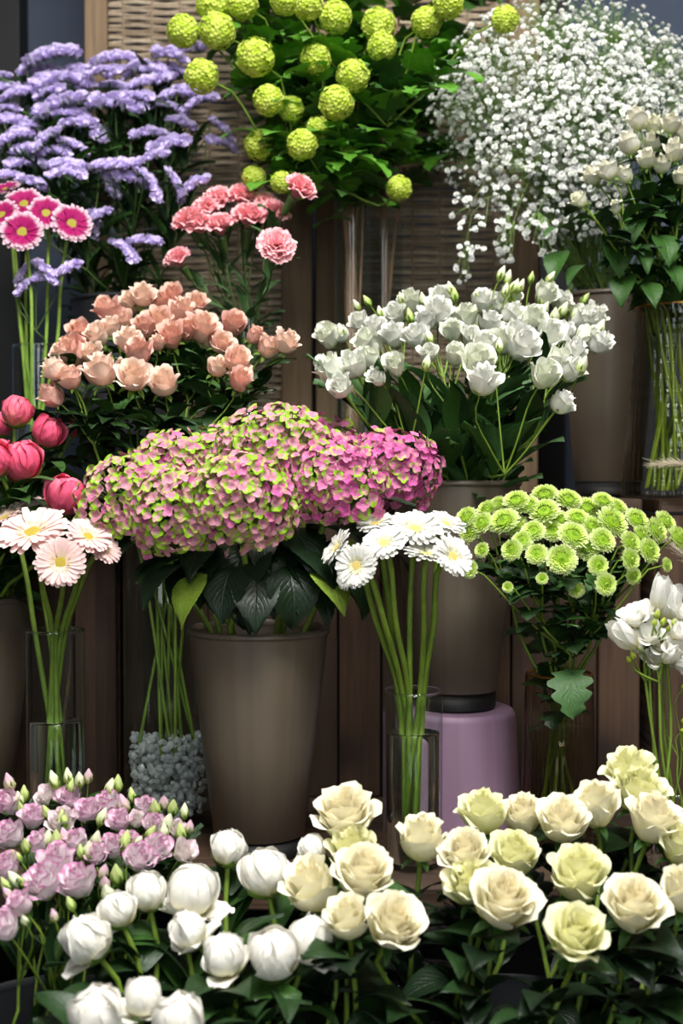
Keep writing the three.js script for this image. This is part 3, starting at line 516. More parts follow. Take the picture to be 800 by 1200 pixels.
const peonyLabels = ['small upright white peony bud in front of the hydrangea bucket', 'round white peony bud standing between the hydrangea bucket and the cream roses', 'smallest white peony bud tucked behind the cream roses', 'largest half open white peony among the round buds', 'white peony bud between the pink lisianthus and the half open peony', 'white peony bud tucked behind the leaning loose petalled one', 'leaning white peony with a loose petal under the pink lisianthus', 'small loose petalled white peony below the largest half open one', 'white peony with loose side petals between two round buds', 'big round white peony bud turned outwards below the cream roses', 'half open white peony touching the cream roses', 'small half open white peony between the two lowest buds', 'big low white peony bud beside the pink lisianthus leaves', 'big low white peony bud beside the small half open one'];
whitePeonies.forEach(([x, y, d, k, sx, sz], i) => {
  const D = lerp(1.40, 1.14, clamp((y - 990) / 200, 0, 1)), s = px2m(d, D) / 1.92, n = V(sx, 1, sz - 0.2).normalize(), c = P(x, y, D), p = c.clone().addScaledVector(n, -1.0 * s);
  plant({ name: 'white_peony', label: peonyLabels[i], category: 'peony', group: 'white peonies in the front bunch', vase: VS.peony, spread: 0.8, heads: [{ p, n, s, make: peonyBloom(k), neck: 0.035, spin: rr(0, 6.28) }], r: 0.0034, r1: 0.003, stem: M.stemGreen,
    leaves: { n: 14, a: 0.5, b: 0.95, shapes: LEAF.peony, mat: [M.leafMid, M.leafDark, M.leafDark], l0: 0.06, l1: 0.11, az: awayFrom(VS.peony.x, VS.peony.z), ja: 1.6 } });
});
// ---- lisianthus ----
const lisCol = (white, edge, k) => (u, v, f) => mix3(mix3(C('#dfe6b0'), white, sstep(0.05, 0.4, u)), edge, k * clamp(sstep(0.82, 1.04, u + 0.06 * Math.sin(v * 9 + f * 20)) + 0.35 * sstep(0.86, 1, Math.abs(v)) * u, 0, 1));
const lisShapes = (seed, N, o) => roseShapes(seed, N, { ruf: 0.09, curl: 1.1, ...o });
const LISP = [lisShapes(4, 14, { col: lisCol(C('#f8eff2'), C('#c957a2'), 0.95) }), lisShapes(9, 13, { col: lisCol(C('#f6e6ee'), C('#d777b2'), 0.85), open: 0.85 }), lisShapes(17, 12, { col: lisCol(C('#f7f1ec'), C('#d98fbc'), 0.6), open: 1.15 })];
const LISW = [lisShapes(6, 14, { col: lisCol(C('#f8f8f2'), C('#ffffff'), 0.5) }), lisShapes(12, 13, { col: lisCol(C('#f6f7ee'), C('#fafaf5'), 0.5), open: 0.85 }), lisShapes(19, 12, { col: lisCol(C('#f4f7e6'), C('#fbfbf6'), 0.5), open: 0.7, curl: 0.6 })];
const pinkPetal = petalMat('#ffffff', 0.28, 0.6), lisSepal = calyxShape(5, 0.9, 0.75), budPale = budShape(C('#a9bf52'), C('#f2f3d6'), 2.4, 0.27), budGreen = budShape(C('#93b640'), C('#d2e094'), 2.2, 0.25), budPink = budShape(C('#b9c46e'), C('#ecc3d6'), 2.4, 0.28);
const lisBloom = (set, k, mat) => (g) => { each(g, set[k], mat); each(g, lisSepal, M.sepal, 'sepal'); };
const budMake = (shape) => (g) => { part(g, 'bud_petals', shape, M.budGreen); each(g, budSepal, M.sepal, 'sepal'); };
const budSepal = Array.from({ length: 4 }, (_, i) => petal({ L: 0.7, W: 0.07, r0: 0.09, nu: 4, nv: 2, theta: (u) => 0.75 - 0.9 * u, prof: lance, round: 0, spin: i * 1.57 }));
function lisianthus(o) {
  const items = [...o.blooms.map(([x, y, d, k]) => { const D = o.depth(x, y), n = o.dir(x, y), s = px2m(d, D) / 2 * (o.bs ?? 1.06), kk = k ?? Math.floor(rnd() * 3); return { p: P(x, y, D).addScaledVector(n, -o.set[kk].cy * s), n, s, make: lisBloom(o.set, kk, o.mat), name: 'bloom', neck: 0.03 }; })], buds = o.buds.map(([x, y, l]) => { const D = o.depth(x, y) - 0.005, n = o.dir(x, y).add(V(rr(-0.4, 0.4), 0.4, rr(-0.4, 0.2))).normalize(), s = px2m((l ?? rr(15, 20)) * (o.budScale ?? 1.3), D); return { p: P(x, y, D).addScaledVector(n, -0.5 * s), n, s, make: budMake(pick(o.budShapes)), name: 'bud', neck: 0.02 }; });
  const cl = clusters(items, 2.2);
  for (const b of buds) { let best = cl[0], bd = 9; for (const c of cl) { const d = c[0].p.distanceTo(b.p) + 0.012 * c.length; if (d < bd) { bd = d; best = c; } } best.push(b); }
  for (const c of cl) plant({ name: o.name, label: `${o.label} with ${count(c.filter((h) => h.name === 'bloom').length, 'open bloom')} and ${count(c.filter((h) => h.name === 'bud').length, 'bud')}`, category: 'lisianthus', group: o.group, vase: o.vase, spread: o.spread ?? 0.7, cross: 0.8, heads: c, r: 0.0024, r1: 0.0018, stem: o.stem ?? M.stemGreen, forkAt: 0.62, leaves: o.leaves });
}
const Z8 = (a) => a.map(([x, y, ...k]) => [x / 3.333, y / 3.333 + 900, ...k]);
lisianthus({ name: 'pink_lisianthus', group: 'pink edged lisianthus in the front bunch', label: 'pink edged white lisianthus spray', vase: VS.pinkLis, set: LISP, mat: pinkPetal,
  depth: (x, y) => lerp(1.52, 1.26, clamp((y - 930) / 150, 0, 1)), dir: (x, y) => V((x - 110) / 240 + rr(-0.3, 0.3), 1, 0.55 + rr(-0.25, 0.35)).normalize(), budShapes: [budPale, budGreen, budGreen, budPink],
  bs: 1.12, blooms: [[9, 939, 34], [10, 976, 36], [38, 956, 30], [57, 931, 31], [80, 934, 29], [71, 960, 34], [102, 950, 32], [126, 939, 31], [140, 961, 29], [159, 959, 22], [87, 985, 30], [6, 1014, 32], [65, 1007, 42, 0], [50, 1031, 46, 0], [90, 1030, 44, 0], [22, 1057, 32], [3, 1084, 38, 0], [131, 991, 31], [165, 1005, 36, 0], [186, 993, 34], [217, 996, 30], [170, 944, 24], [180, 966, 26], [208, 970, 22], [44, 985, 28], [112, 1000, 26], [150, 985, 26]],
  buds: Z8([[75, 120], [95, 100], [65, 345], [245, 200], [310, 45], [345, 30], [430, 75], [460, 60], [480, 140, 22], [515, 105], [605, 160, 22], [640, 135], [675, 155, 20], [720, 168], [655, 215, 22], [705, 250], [490, 285, 22], [540, 290], [375, 280, 20], [315, 325], [345, 320, 20], [220, 280, 22], [185, 275], [405, 405], [410, 450], [455, 415, 24], [60, 440, 24], [30, 490], [275, 530], [210, 575, 14], [95, 595, 14], [20, 455], [100, 305], [80, 155], [740, 230], [420, 490, 24], [250, 265], [210, 45], [275, 70], [265, 30], [35, 55], [400, 190], [640, 250], [180, 170], [590, 255]]),
  leaves: { n: 12, a: 0.45, b: 0.95, shapes: LEAF.strap, mat: [M.leafDark, M.leafDark, M.leafMid], l0: 0.04, l1: 0.07 } });

// ================= middle row =================
// ---- hydrangea: mop heads of four-sepal florets ----
const hydPetal = petalMat('#ffffff', 0.2, 0.65);
function hydFloret(seed, base, tip, amt) {
  const R = rng(seed), gs = [];
  for (let k = 0; k < 4; k++) gs.push(petal({ L: 0.95 + R() * 0.15, W: 0.5 + R() * 0.1, nu: 5, nv: 4, theta: (u) => 0.95 + 0.55 * u, R: 0.8, prof: table([0.3, 0.8, 1, 0.92]), round: 0.3, rp: 2, ruf: 0.05, ph: R() * 6, spin: k * Math.PI / 2 + (R() - 0.5) * 0.3, col: (() => { const a = amt * (R() < 0.32 ? 0.1 : R() < 0.45 ? 2.4 : 1.0), sp = R() * 6, th = 0.25 + R() * 0.4; return (u, v) => mix3(base, tip, clamp(a * sstep(th, th + 0.18, u + 0.18 * Math.sin(v * 3 + sp) + 0.1 * Math.abs(v)), 0, 1)); })() }));
  gs.push(tinted(new THREE.IcosahedronGeometry(0.13, 0).translate(0, 0.08, 0), () => C("#d8c8d8")));
  const list = gs.map((g) => g.index ? g.toNonIndexed() : g); list.forEach((g) => { if (!g.attributes.uv) g.setAttribute('uv', new THREE.Float32BufferAttribute(new Float32Array(g.attributes.position.count * 2), 2)); }); return mergeGeometries(list);
}
const pinkD = C('#ce569e'), pinkM = C('#d672a6'), pinkP = C('#da90aa'), beige = C('#d8a49c'), lime = C('#94c81c'), limeP = C('#b6d43c');
const HYDF = [[pinkP, lime, 0.7], [beige, lime, 0.9], [pinkM, limeP, 0.5], [pinkP, limeP, 0.9], [pinkM, lime, 0.7], [pinkP, lime, 1.0], [pinkD, pinkM, 0.4], [pinkD, lime, 0.45], [pinkM, pinkP, 0.5], [pinkD, beige, 0.35]].map(([a, b, k], i) => hydFloret(50 + i, a, b, k));
const hydHeads = [ // x, y, radius px, depth, share of strong pink
  [156, 592, 58, 1.66, 0.15, 'dusty pink hydrangea head with lime edges next to the coral peonies'], [218, 604, 60, 1.60, 0.3, 'pink and lime hydrangea head over the front of the bucket'], [205, 554, 52, 1.73, 0.2, 'pale dusty hydrangea head behind the front heads'], [262, 546, 48, 1.76, 0.2, 'small pale hydrangea head tucked beside the topmost one'], [280, 592, 66, 1.58, 0.25, 'large pink and lime hydrangea head in the middle of the bucket'], [330, 545, 72, 1.68, 0.1, 'large pale hydrangea head topmost in the bucket'], [392, 572, 58, 1.62, 0.7, 'magenta pink and lime hydrangea head above the white gerberas'], [378, 535, 46, 1.74, 0.45, 'small dusty pink hydrangea head between the topmost and the bright pink one'], [456, 555, 54, 1.71, 0.95, 'bright pink hydrangea head touching the white lisianthus bucket']];
const hydS = hydHeads.map(([x, y, r, D]) => ({ c: P(x, y, D), r: px2m(r, D) }));
hydHeads.forEach(([x, y, r, D, pk, label], i) => {
  const { c, r: rad } = hydS[i], n = V((x - 300) / 300, 1, 0.35).normalize(), foot = c.clone().addScaledVector(n, -rad * 0.75), v = VS.hydrangea;
  plant({ name: 'hydrangea', label, category: 'hydrangea', group: 'hydrangeas in the taupe bucket', vase: v, spread: 0.5, r: 0.0045, r1: 0.004, stem: M.stemGreen, wobble: 0.004, heads: [{ p: foot, n, s: 1, name: 'flower_head', q: new THREE.Quaternion(), neck: 0.05, make: (g) => {
    const N = Math.round(430 * (rad / 0.07) ** 2), pd = []; let cnt = 0;
    for (let k = 0; k < N; k++) {
      const yy = 1 - 1.75 * (k + 0.5) / N, a = k * 2.39996, q = Math.sqrt(Math.max(0, 1 - yy * yy)), d = V(Math.cos(a) * q, yy * 0.9, Math.sin(a) * q), lump = 1 + 0.07 * Math.sin(a * 3 + i) * q + rr(-0.17, 0.12), w = c.clone().addScaledVector(d, rad * lump);
      if (hydS.some((h, m) => m !== i && w.distanceTo(h.c) < h.r * 0.88)) continue;
      const toCam = camera.position.clone().sub(w).normalize(); if (d.dot(toCam) < -0.12 || cnt >= 290) continue; cnt++;
      const hue = clamp(pk + rr(-0.45, 0.45) + (w.x - c.x) * 2, 0, 1), f = hue > 0.62 ? 6 + Math.floor(rnd() * 4) : hue > 0.4 ? pick([2, 4, 8, 0]) : pick([0, 1, 3, 5, 0, 1]);
      part(g, 'floret', HYDF[f], hydPetal, w.clone().sub(foot), facing(d.clone().add(V(rr(-0.6, 0.6), rr(-0.5, 0.6), rr(-0.3, 0.6))), rr(0, 6)), rr(0.0072, 0.0102));
      if (cnt % 4 === 0) pd.push(tube([V(0, 0, 0), w.clone().sub(foot).multiplyScalar(0.5).add(V(0, rad * 0.12, 0)), w.clone().sub(foot)], 0.001, 0.0008, 3, 3));
    }
    part(g, 'pedicels', mergeGeometries(pd), M.stemFine);
  } }] });
});
{ // broad hydrangea leaves, each on the stem nearest to it
  const v = VS.hydrangea, stems = scene.children.filter((o) => o.name.startsWith('hydrangea'));
  const L = [[150, 640, -1.7, 0.11, 0.2], [195, 660, -1.0, 0.10, 0.1], [285, 640, -0.25, 0.115, 0.55], [330, 645, 0.25, 0.125, 0.5], [380, 660, 0.9, 0.115, 0.2], [420, 640, 1.5, 0.13, 0.1], [250, 665, -0.6, 0.09, 0.3], [350, 620, 0.5, 0.11, 0.3], [440, 610, 1.2, 0.12, -0.1], [310, 620, 0.0, 0.1, 0.4], [120, 620, -1.5, 0.11, 0], [225, 625, -0.4, 0.1, 0.4], [400, 625, 0.7, 0.12, 0.2], [180, 628, -1.1, 0.12, 0.1], [230, 650, -0.8, 0.12, 0.6], [300, 655, -0.1, 0.12, 0.7], [345, 660, 0.3, 0.11, 0.7], [375, 640, 0.6, 0.12, 0.4], [265, 640, -0.4, 0.12, 0.6], [395, 655, 1.1, 0.11, 0.4], [210, 645, -1.3, 0.11, 0.4], [320, 635, 0.1, 0.12, 0.5], [285, 662, -0.2, 0.1, 0.8], [360, 650, 0.8, 0.12, 0.6], [245, 640, 0.1, 0.11, 0.7], [415, 650, 1.4, 0.1, 0.3], [262, 672, -0.5, 0.075, 0.5], [240, 668, -0.9, 0.08, 0.35], [372, 676, 0.5, 0.07, 0.4]];
  L.forEach(([x, y, az, len, tl], k) => { const D = 1.66 - 0.02 * (k % 3), p = P(x, y, D).lerp(V(v.x, P(0, y, D).y, v.z), 0.35); let b = stems[0], bd = 9; for (const s of stems) { const d = Math.abs(s.children.find((q) => q.name === 'flower_head').position.x + s.position.x - p.x); if (d < bd) { bd = d; b = s; } } part(b, 'leaf', LEAF.hyd[k % 4], k > 25 ? M.leafLime : k === 1 || k === 6 ? M.leafDark : M.leafRose, p.sub(b.position), yaw(az, tl), len); });
  [[300, 668, 0.05, 1.1, 0.095], [274, 664, -0.3, 0.9, 0.085], [336, 664, 0.35, 0.95, 0.09], [240, 670, -0.7, 0.75, 0.085], [368, 668, 0.7, 0.8, 0.085], [216, 662, -1.0, 0.6, 0.085], [392, 662, 1.0, 0.6, 0.09], [318, 676, 0.2, 0.9, 0.06]].forEach(([x, y, az, tl, len], k) => { const b = stems[k % stems.length]; part(b, 'leaf', LEAF.hyd[k % 4], k === 3 || k === 4 ? M.leafLime : M.leafRose, P(x, y, 1.605).sub(b.position), yaw(az, tl), len); });
}
// ---- gerberas ----
const gerOpt = {
  white: { mat: petalMat('#f0f0ee', 0.15, 0.6), ray: (u) => mix3(C('#eef0cf'), C('#f9f8f2'), sstep(0.1, 0.5, u)), inner: (u) => C('#f3ecc4'), d1: C('#d9c070'), d2: C('#f2dca0') },
  blush: { mat: petalMat('#ffffff', 0.2, 0.55), ray: (u) => mix3(C('#f6dcc0'), C('#f6d5d0'), sstep(0.1, 0.6, u)), inner: (u) => C('#f6dcc4'), d1: C('#b9a43c'), d2: C('#ecd08c') },
  magenta: { mat: petalMat('#ffffff', 0.2, 0.55), ray: (u) => mix3(C('#b4086a'), C('#f6dbe6'), sstep(0.68, 1, u)), inner: (u) => C('#a3105f'), d1: C('#a8a03a'), d2: C('#d0a84a') },
};
function gerberas(list, kind, vase, name, labels, group, stem, r) {
  list.forEach(([x, y, d, D, nx, ny, nz], li) => {
    const n = V(nx, ny, nz).normalize(), s = px2m(d, D) / 2, p = P(x, y, D);
    plant({ name, label: labels[li], category: 'gerbera', group, vase, spread: 0.5, cross: 0.4, wobble: 0.004, r, r1: r * 0.85, stem, seg: 20, rad: 8, heads: [{ p: p.addScaledVector(n, -0.02 * s), n, s, name: 'flower_head', neck: 0.03, make: (g) => gerbera(g, kind, gerOpt[kind]) }] });
  });
}
gerberas([[418, 663, 56, 1.50, -0.42, 0.22, 0.9, 0], [486, 620, 72, 1.57, 0.05, 0.86, 0.5, 1], [450, 637, 58, 1.53, -0.25, 0.75, 0.6, 1], [500, 650, 60, 1.54, 0.1, 0.95, 0.25, 1], [530, 652, 58, 1.53, 0.5, 0.5, 0.75, 0], [395, 642, 52, 1.555, -0.8, 0.6, 0.3, 1], [522, 614, 52, 1.62, 0.3, 0.9, 0.4, 1], [440, 614, 50, 1.58, -0.2, 0.95, 0.35, 1], [408, 672, 44, 1.535, -0.7, 0.1, 0.5, 1]],
  'white', VS.whiteGer, 'white_gerbera', ['white gerbera turned sideways to show its round cream disc', 'largest white gerbera facing upwards, topmost over the cylinder', 'white gerbera between the sideways one and the largest one', 'white gerbera seen edge-on below the largest one', 'white gerbera turned outwards beside the green chrysanthemums', 'white gerbera tucked under the pink hydrangea', 'small white gerbera between the largest one and the chrysanthemums', 'white gerbera mostly hidden behind the largest one under the hydrangea', 'small white gerbera peeking out behind the sideways one'], 'white gerberas in the glass cylinder', M.stemGreen, 0.0042);
gerberas([[38, 624, 92, 1.60, -0.15, 0.85, 0.55, 0], [71, 659, 64, 1.56, 0.1, 0.25, 0.95, 1], [103, 629, 60, 1.59, 0.4, 0.75, 0.5, 0], [42, 602, 62, 1.70, 0.1, 0.8, 0.5, 0], [6, 607, 56, 1.68, -0.4, 0.85, 0.4, 0], [120, 642, 50, 1.60, 0.6, 0.6, 0.5, 0]],
  'blush', VS.pinkGer, 'pale_pink_gerbera', ['largest pale pink gerbera facing upwards', 'pale pink gerbera facing out over the glass cylinder', 'pale pink gerbera under the round coral peony bud', 'pale pink gerbera half hidden behind the largest one', 'pale pink gerbera under the coral peonies, on the far side from the hydrangea', 'small pale pink gerbera tucked under the hydrangea'], 'pale pink gerberas in the glass cylinder', M.stemGreen, 0.004);
// ---- green chrysanthemums ----
const MUM = [mum(2), mum(7), mum(13)];
{
  const list = [[547, 607, 28], [565, 614, 28], [552, 624, 30], [591, 612, 36], [603, 616, 32], [583, 593, 26], [605, 588, 30], [638, 601, 36], [638, 581, 32], [665, 587, 32], [687, 597, 34], [625, 623, 27], [647, 623, 27], [671, 629, 36], [686, 642, 32], [705, 634, 31], [716, 613, 40], [745, 610, 30], [778, 613, 30], [793, 631, 30], [767, 622, 32], [759, 646, 31], [737, 637, 30], [737, 656, 27], [658, 656, 35], [629, 650, 26], [600, 645, 26], [565, 645, 19], [551, 667, 22], [700, 663, 25], [709, 685, 26], [675, 691, 19], [741, 675, 21], [635, 678, 14], [595, 688, 13], [693, 618, 28], [720, 596, 30], [618, 593, 28], [706, 588, 26], [780, 662, 17], [655, 610, 28], [571, 598, 26], [750, 628, 26], [676, 608, 28], [612, 634, 24]];
  const v = VS.ribbed, items = list.map(([x, y, d]) => { const D = 1.70 - 0.10 * sstep(585, 660, y) + rr(-0.02, 0.02), f = clamp((660 - y) / 75, -0.2, 1), n = V((x - 660) / 140 + rr(-0.15, 0.15), 0.25 + 0.65 * f + rr(-0.1, 0.1), 0.85 - 0.35 * f + rr(-0.1, 0.1)).normalize(), s = px2m(d, D) / 1.85; return { p: P(x, y, D), n, s, name: 'flower_head', neck: 0.02, make: (g) => part(g, 'petals', pick(MUM), M.floret) }; });
  clusters(items, 5).forEach((c) => plant({ name: 'green_chrysanthemum', label: `spray of ${count(c.length, 'lime green button chrysanthemum')} in the ribbed vase`, category: 'chrysanthemum', group: 'green chrysanthemum sprays', vase: v, spread: 0.35, cross: 0.7, heads: c, r: 0.0028, r1: 0.002, stem: M.stemGreen, forkAt: 0.5, leaves: { n: 17, a: 0.45, b: 0.98, shapes: LEAF.lobed, mat: [M.leafDark, M.leafDark, M.leafMid], l0: 0.04, l1: 0.062 } }));
  const last = scene.children[scene.children.length - 1]; // one leaf hangs over the rim
  part(last, 'leaf', LEAF.lobed[1], M.leafGrey, P(664, 782, 1.655).sub(last.position), yaw(0.15, 1.15, 0.25), 0.075);
}
// ---- freesias ----
{
  const fcol = (u, v) => mix3(C('#f4efc4'), C('#fbfaf4'), sstep(0.1, 0.55, u)), cup = (n, th, L, W, R, ph) => Array.from({ length: n }, (_, i) => petal({ L: L * (1 + 0.06 * Math.sin(i * 4)), W, R, r0: 0.04, nu: 9, nv: 6, theta: (u) => th(u) + 0.08 * Math.sin(i * 3 + ph), prof: table([0.25, 0.5, 0.85, 1, 0.92, 0.7]), round: 0.22, ruf: 0.04, rk: 4, ph: i * 2 + ph, spin: i / n * Math.PI * 2 + ph, col: fcol }));
  const open = unit([...cup(3, (u) => 0.55 - 0.5 * u + 0.5 * u ** 3, 1.35, 0.52, 0.5, 0), ...cup(3, (u) => 0.62 - 0.35 * u + 0.75 * u ** 3, 1.4, 0.6, 0.6, 1.05), ...cup(4, (u) => 0.75 - 0.2 * u + 0.8 * u ** 3, 1.35, 0.62, 0.7, 0.5)]);
  const shut = unit(cup(6, (u) => 0.6 - 1.05 * u, 1.55, 0.5, 0.42, 0)), tube0 = lathe([[0.05, -0.35], [0.09, -0.1], [0.14, 0.12], [0.05, 0.2]], 10), gb = budShape(C('#8fb02c'), C('#c3d05a'), 1, 0.3);
  const mat = petalMat('#ffffff', 0.3, 0.5), F = (k) => (g) => { each(g, k ? open : shut, mat); part(g, 'calyx', tube0, M.stemLime); }, B = (g) => part(g, 'bud_petals', gb, M.budGreen);
  const list = [[742, 720, 26, 1], [757, 714, 22, 1], [772, 708, 20, 0], [781, 719, 20, 0], [738, 752, 22, 0], [748, 760, 14, 0], [762, 742, 26, 1], [777, 752, 26, 1], [766, 770, 20, 1], [781, 772, 14, 0], [793, 758, 26, 1], [797, 738, 22, 1], [795, 775, 20, 1], [798, 716, 22, 1]];
  const items = list.map(([x, y, d, k]) => { const D = 1.54 + rr(-0.03, 0.02), n = V((x - 772) / 50 + rr(-0.2, 0.2), (752 - y) / 60 + 0.7, 0.6).normalize(), s = px2m(d, D) / 2 * (k ? 1.6 : 1.25); return { p: P(x, y, D).addScaledVector(n, -0.9 * s), n, s, name: 'bloom', neck: 0.016, make: F(k) }; });
  for (const [x, y, d] of [[770, 720, 13], [777, 728, 12], [767, 729, 11], [741, 768, 13], [736, 772, 11], [784, 735, 10], [790, 728, 10]]) { const D = 1.52, n = V((x - 765) / 60, 0.8, 0.5).normalize(); items.push({ p: P(x, y, D).addScaledVector(n, -0.006), n, s: px2m(d, D), name: 'bud', neck: 0.012, make: B }); }
  const cl = clusters(items, 5);
  cl.forEach((c, i) => { const cen = c.reduce((a, h) => a.add(h.p), V(0, 0, 0)).divideScalar(c.length); plant({ name: 'white_freesia', label: 'white freesia stem with open cups and small green buds', category: 'freesia', group: 'white freesias in the short glass', vase: VS.freesia, spread: 0.5, heads: c, fork: cen.clone().add(V(0.004, -0.035, -0.012)), r: 0.0023, r1: 0.0018, stem: M.stemGreen }); });
  for (let i = 0; i < 3; i++) { const p = P(rr(770, 800), rr(800, 860), 1.56), n = V(rr(-0.3, 0.5), 1, 0.2); plant({ name: 'white_freesia', label: 'thin freesia side shoot with tiny green buds', category: 'freesia', group: 'freesia side shoots', vase: VS.freesia, heads: [{ p, n, s: 0.008, name: 'bud', make: B, neck: 0.02 }, { p: p.clone().add(V(0.012, -0.02, 0.004)), n: V(0.5, 0.8, 0.2), s: 0.007, name: 'bud', make: B, neck: 0.01 }], r: 0.0016, stem: M.stemGreen }); }
}
// ---- white lisianthus ----
const Z5 = (a) => a.map(([x, y, ...k]) => [x / 2 + 340, y / 2 + 200, ...k]);
lisianthus({ name: 'white_lisianthus', budScale: 0.95, group: 'white lisianthus in the taupe bucket', label: 'ruffled white lisianthus spray above the taupe bucket', vase: VS.whiteLis, set: LISW, mat: whitePetal, spread: 0.45,
  depth: (x, y) => 2.0 - 0.30 * sstep(345, 450, y) - 0.05 * Math.cos((x - 540) / 110) + rr(-0.02, 0.02), dir: (x, y) => V((x - 540) / 150 + rr(-0.25, 0.25), 1, 0.6 + rr(-0.25, 0.45)).normalize(), budShapes: [budPale, budPale, budGreen],
  blooms: [[382, 392, 31], [398, 390, 24], [385, 431, 38], [410, 425, 36], [397, 451, 30], [429, 400, 34], [437, 382, 30], [430, 418, 30], [459, 390, 34], [461, 426, 29], [440, 440, 25], [480, 352, 30], [512, 362, 40], [517, 347, 32], [487, 391, 33], [545, 371, 34], [534, 413, 27], [502, 412, 25], [565, 350, 32], [585, 355, 30], [602, 365, 28], [567, 402, 36], [560, 421, 42], [567, 442, 42, 0], [614, 400, 46, 0], [590, 397, 32], [625, 372, 34], [646, 390, 38], [662, 387, 30], [640, 436, 36], [655, 420, 32], [675, 408, 31], [686, 372, 35], [705, 400, 33], [672, 431, 33], [660, 469, 32, 0], [699, 368, 30], [642, 343, 28], [660, 351, 26], [462, 366, 28], [498, 373, 30], [530, 385, 26], [552, 392, 26], [575, 375, 30], [606, 385, 28], [690, 392, 26], [420, 375, 26], [600, 345, 26]],
  buds: Z5([[155, 315, 17], [180, 305, 17], [260, 300], [310, 300], [375, 275, 18], [495, 240, 20], [510, 250, 20], [525, 270, 20], [505, 280, 20], [565, 250, 16], [610, 250, 18], [385, 290], [440, 290], [550, 340, 20], [595, 325, 22], [640, 325, 22], [655, 318, 20], [670, 335, 22], [325, 390, 22], [490, 410, 20], [725, 370, 26], [685, 455, 26], [320, 450, 22], [590, 300], [655, 280, 18], [120, 375, 20], [520, 290], [540, 270], [620, 340, 24], [280, 340, 20], [690, 300, 18], [210, 330], [430, 330], [480, 440]]),
  leaves: { n: 13, a: 0.5, b: 0.98, main: true, shapes: LEAF.strap, mat: [M.leafGrey, M.leafGrey, M.leafMid, M.leafDark], l0: 0.075, l1: 0.115, az: awayFrom(VS.whiteLis.x, VS.whiteLis.z), ja: 1.5, tilt: 0.15 } });
// ---- peach spray roses in the tall glass, coral peonies ----
const peachCol = (a, b) => (u, v, f) => mix3(mix3(a, b, sstep(0.2, 0.9, u) * 0.6), C('#f9dfc6'), 0.5 * (1 - f));
const PEACH = [roseShapes(41, 16, { col: peachCol(C('#f2c3b2'), C('#f8d9cb')) }), roseShapes(47, 15, { col: peachCol(C('#f6d6c4'), C('#fbe9dc')), open: 1.1 }), roseShapes(52, 14, { col: peachCol(C('#edb6a8'), C('#f5cabd')), open: 0.72, curl: 0.9 })];
const peachPetal = petalMat('#ffffff', 0.25, 0.6), sprayRose = (set, k, mat) => (g) => { each(g, set[k], mat); each(g, roseSepal, M.sepal, 'sepal'); };
function sprayRoses(o) {
  const items = o.list.map(([x, y, d, k]) => { const D = o.depth(x, y), n = o.dir(x, y), s = px2m(d, D) / 2 * 1.05, kk = k ?? Math.floor(rnd() * 3); return { p: P(x, y, D).addScaledVector(n, -o.set[kk].cy * s), n, s, name: 'bloom', neck: 0.025, make: sprayRose(o.set, kk, o.mat) }; });
  clusters(items, o.per ?? 3.6).forEach((c) => plant({ name: o.name, label: `${o.label} with ${count(c.length, 'bloom')}`, category: 'rose', group: o.group, vase: o.vase, spread: o.spread ?? 0.3, cross: 0.4, heads: c, r: 0.0027, r1: 0.002, stem: o.stem ?? M.stemGreen, forkAt: 0.7, leaves: o.leaves }));
}
sprayRoses({ name: 'peach_spray_rose', group: 'peach spray roses in the tall glass vase', label: 'stem of small peach spray roses above the hydrangeas', vase: VS.ice, spread: 0.5, set: PEACH, mat: peachPetal,
  depth: (x, y) => 2.02 - 0.24 * sstep(345, 445, y) + rr(-0.02, 0.02), dir: (x, y) => V((x - 180) / 170 + rr(-0.2, 0.2), 0.9, 0.6 + rr(-0.3, 0.35)).normalize(),
  list: [[167, 343, 34], [125, 362, 36], [152, 352, 34], [202, 343, 28, 2], [112, 390, 34], [92, 388, 32], [129, 381, 30], [150, 396, 38, 1], [162, 408, 34], [187, 373, 40, 0], [200, 390, 34, 2], [238, 381, 44, 0], [215, 361, 36], [82, 408, 38], [62, 430, 34], [80, 440, 34], [58, 461, 30, 2], [117, 430, 48, 1], [155, 437, 46, 1], [191, 444, 42, 1], [105, 412, 30], [260, 400, 32], [275, 377, 30, 2], [280, 420, 38], [256, 428, 30], [283, 442, 30], [300, 391, 22, 2], [317, 405, 32], [338, 398, 34], [185, 400, 22], [167, 381, 28], [142, 373, 30], [190, 353, 30], [232, 352, 28], [70, 412, 28], [220, 384, 26]],
  leaves: { n: 40, a: 0.72, b: 0.99, shapes: LEAF.rose, mat: [M.leafDark, M.leafDark, M.leafMid], l0: 0.04, l1: 0.068 } });
const coralCol = (u, v, f) => mix3(mix3(C('#f4a494'), C('#e85a7c'), sstep(0.0, 0.45, u)), C('#f49aaa'), 0.5 * sstep(0.7, 1, u) * (0.5 + 0.5 * Math.sin(f * 30))), CORAL = [{ shapes: peonyShapes(61, 10, { col: coralCol }) }, { shapes: peonyShapes(66, 11, { col: (u, v, f) => mix3(C('#f2a08c'), C('#e2657e'), sstep(0.1, 0.7, u)), loose: 1 }) }], coralPetal = petalMat('#ffffff', 0.15, 0.5, 0.003); coralPetal.bumpMap = crumple;
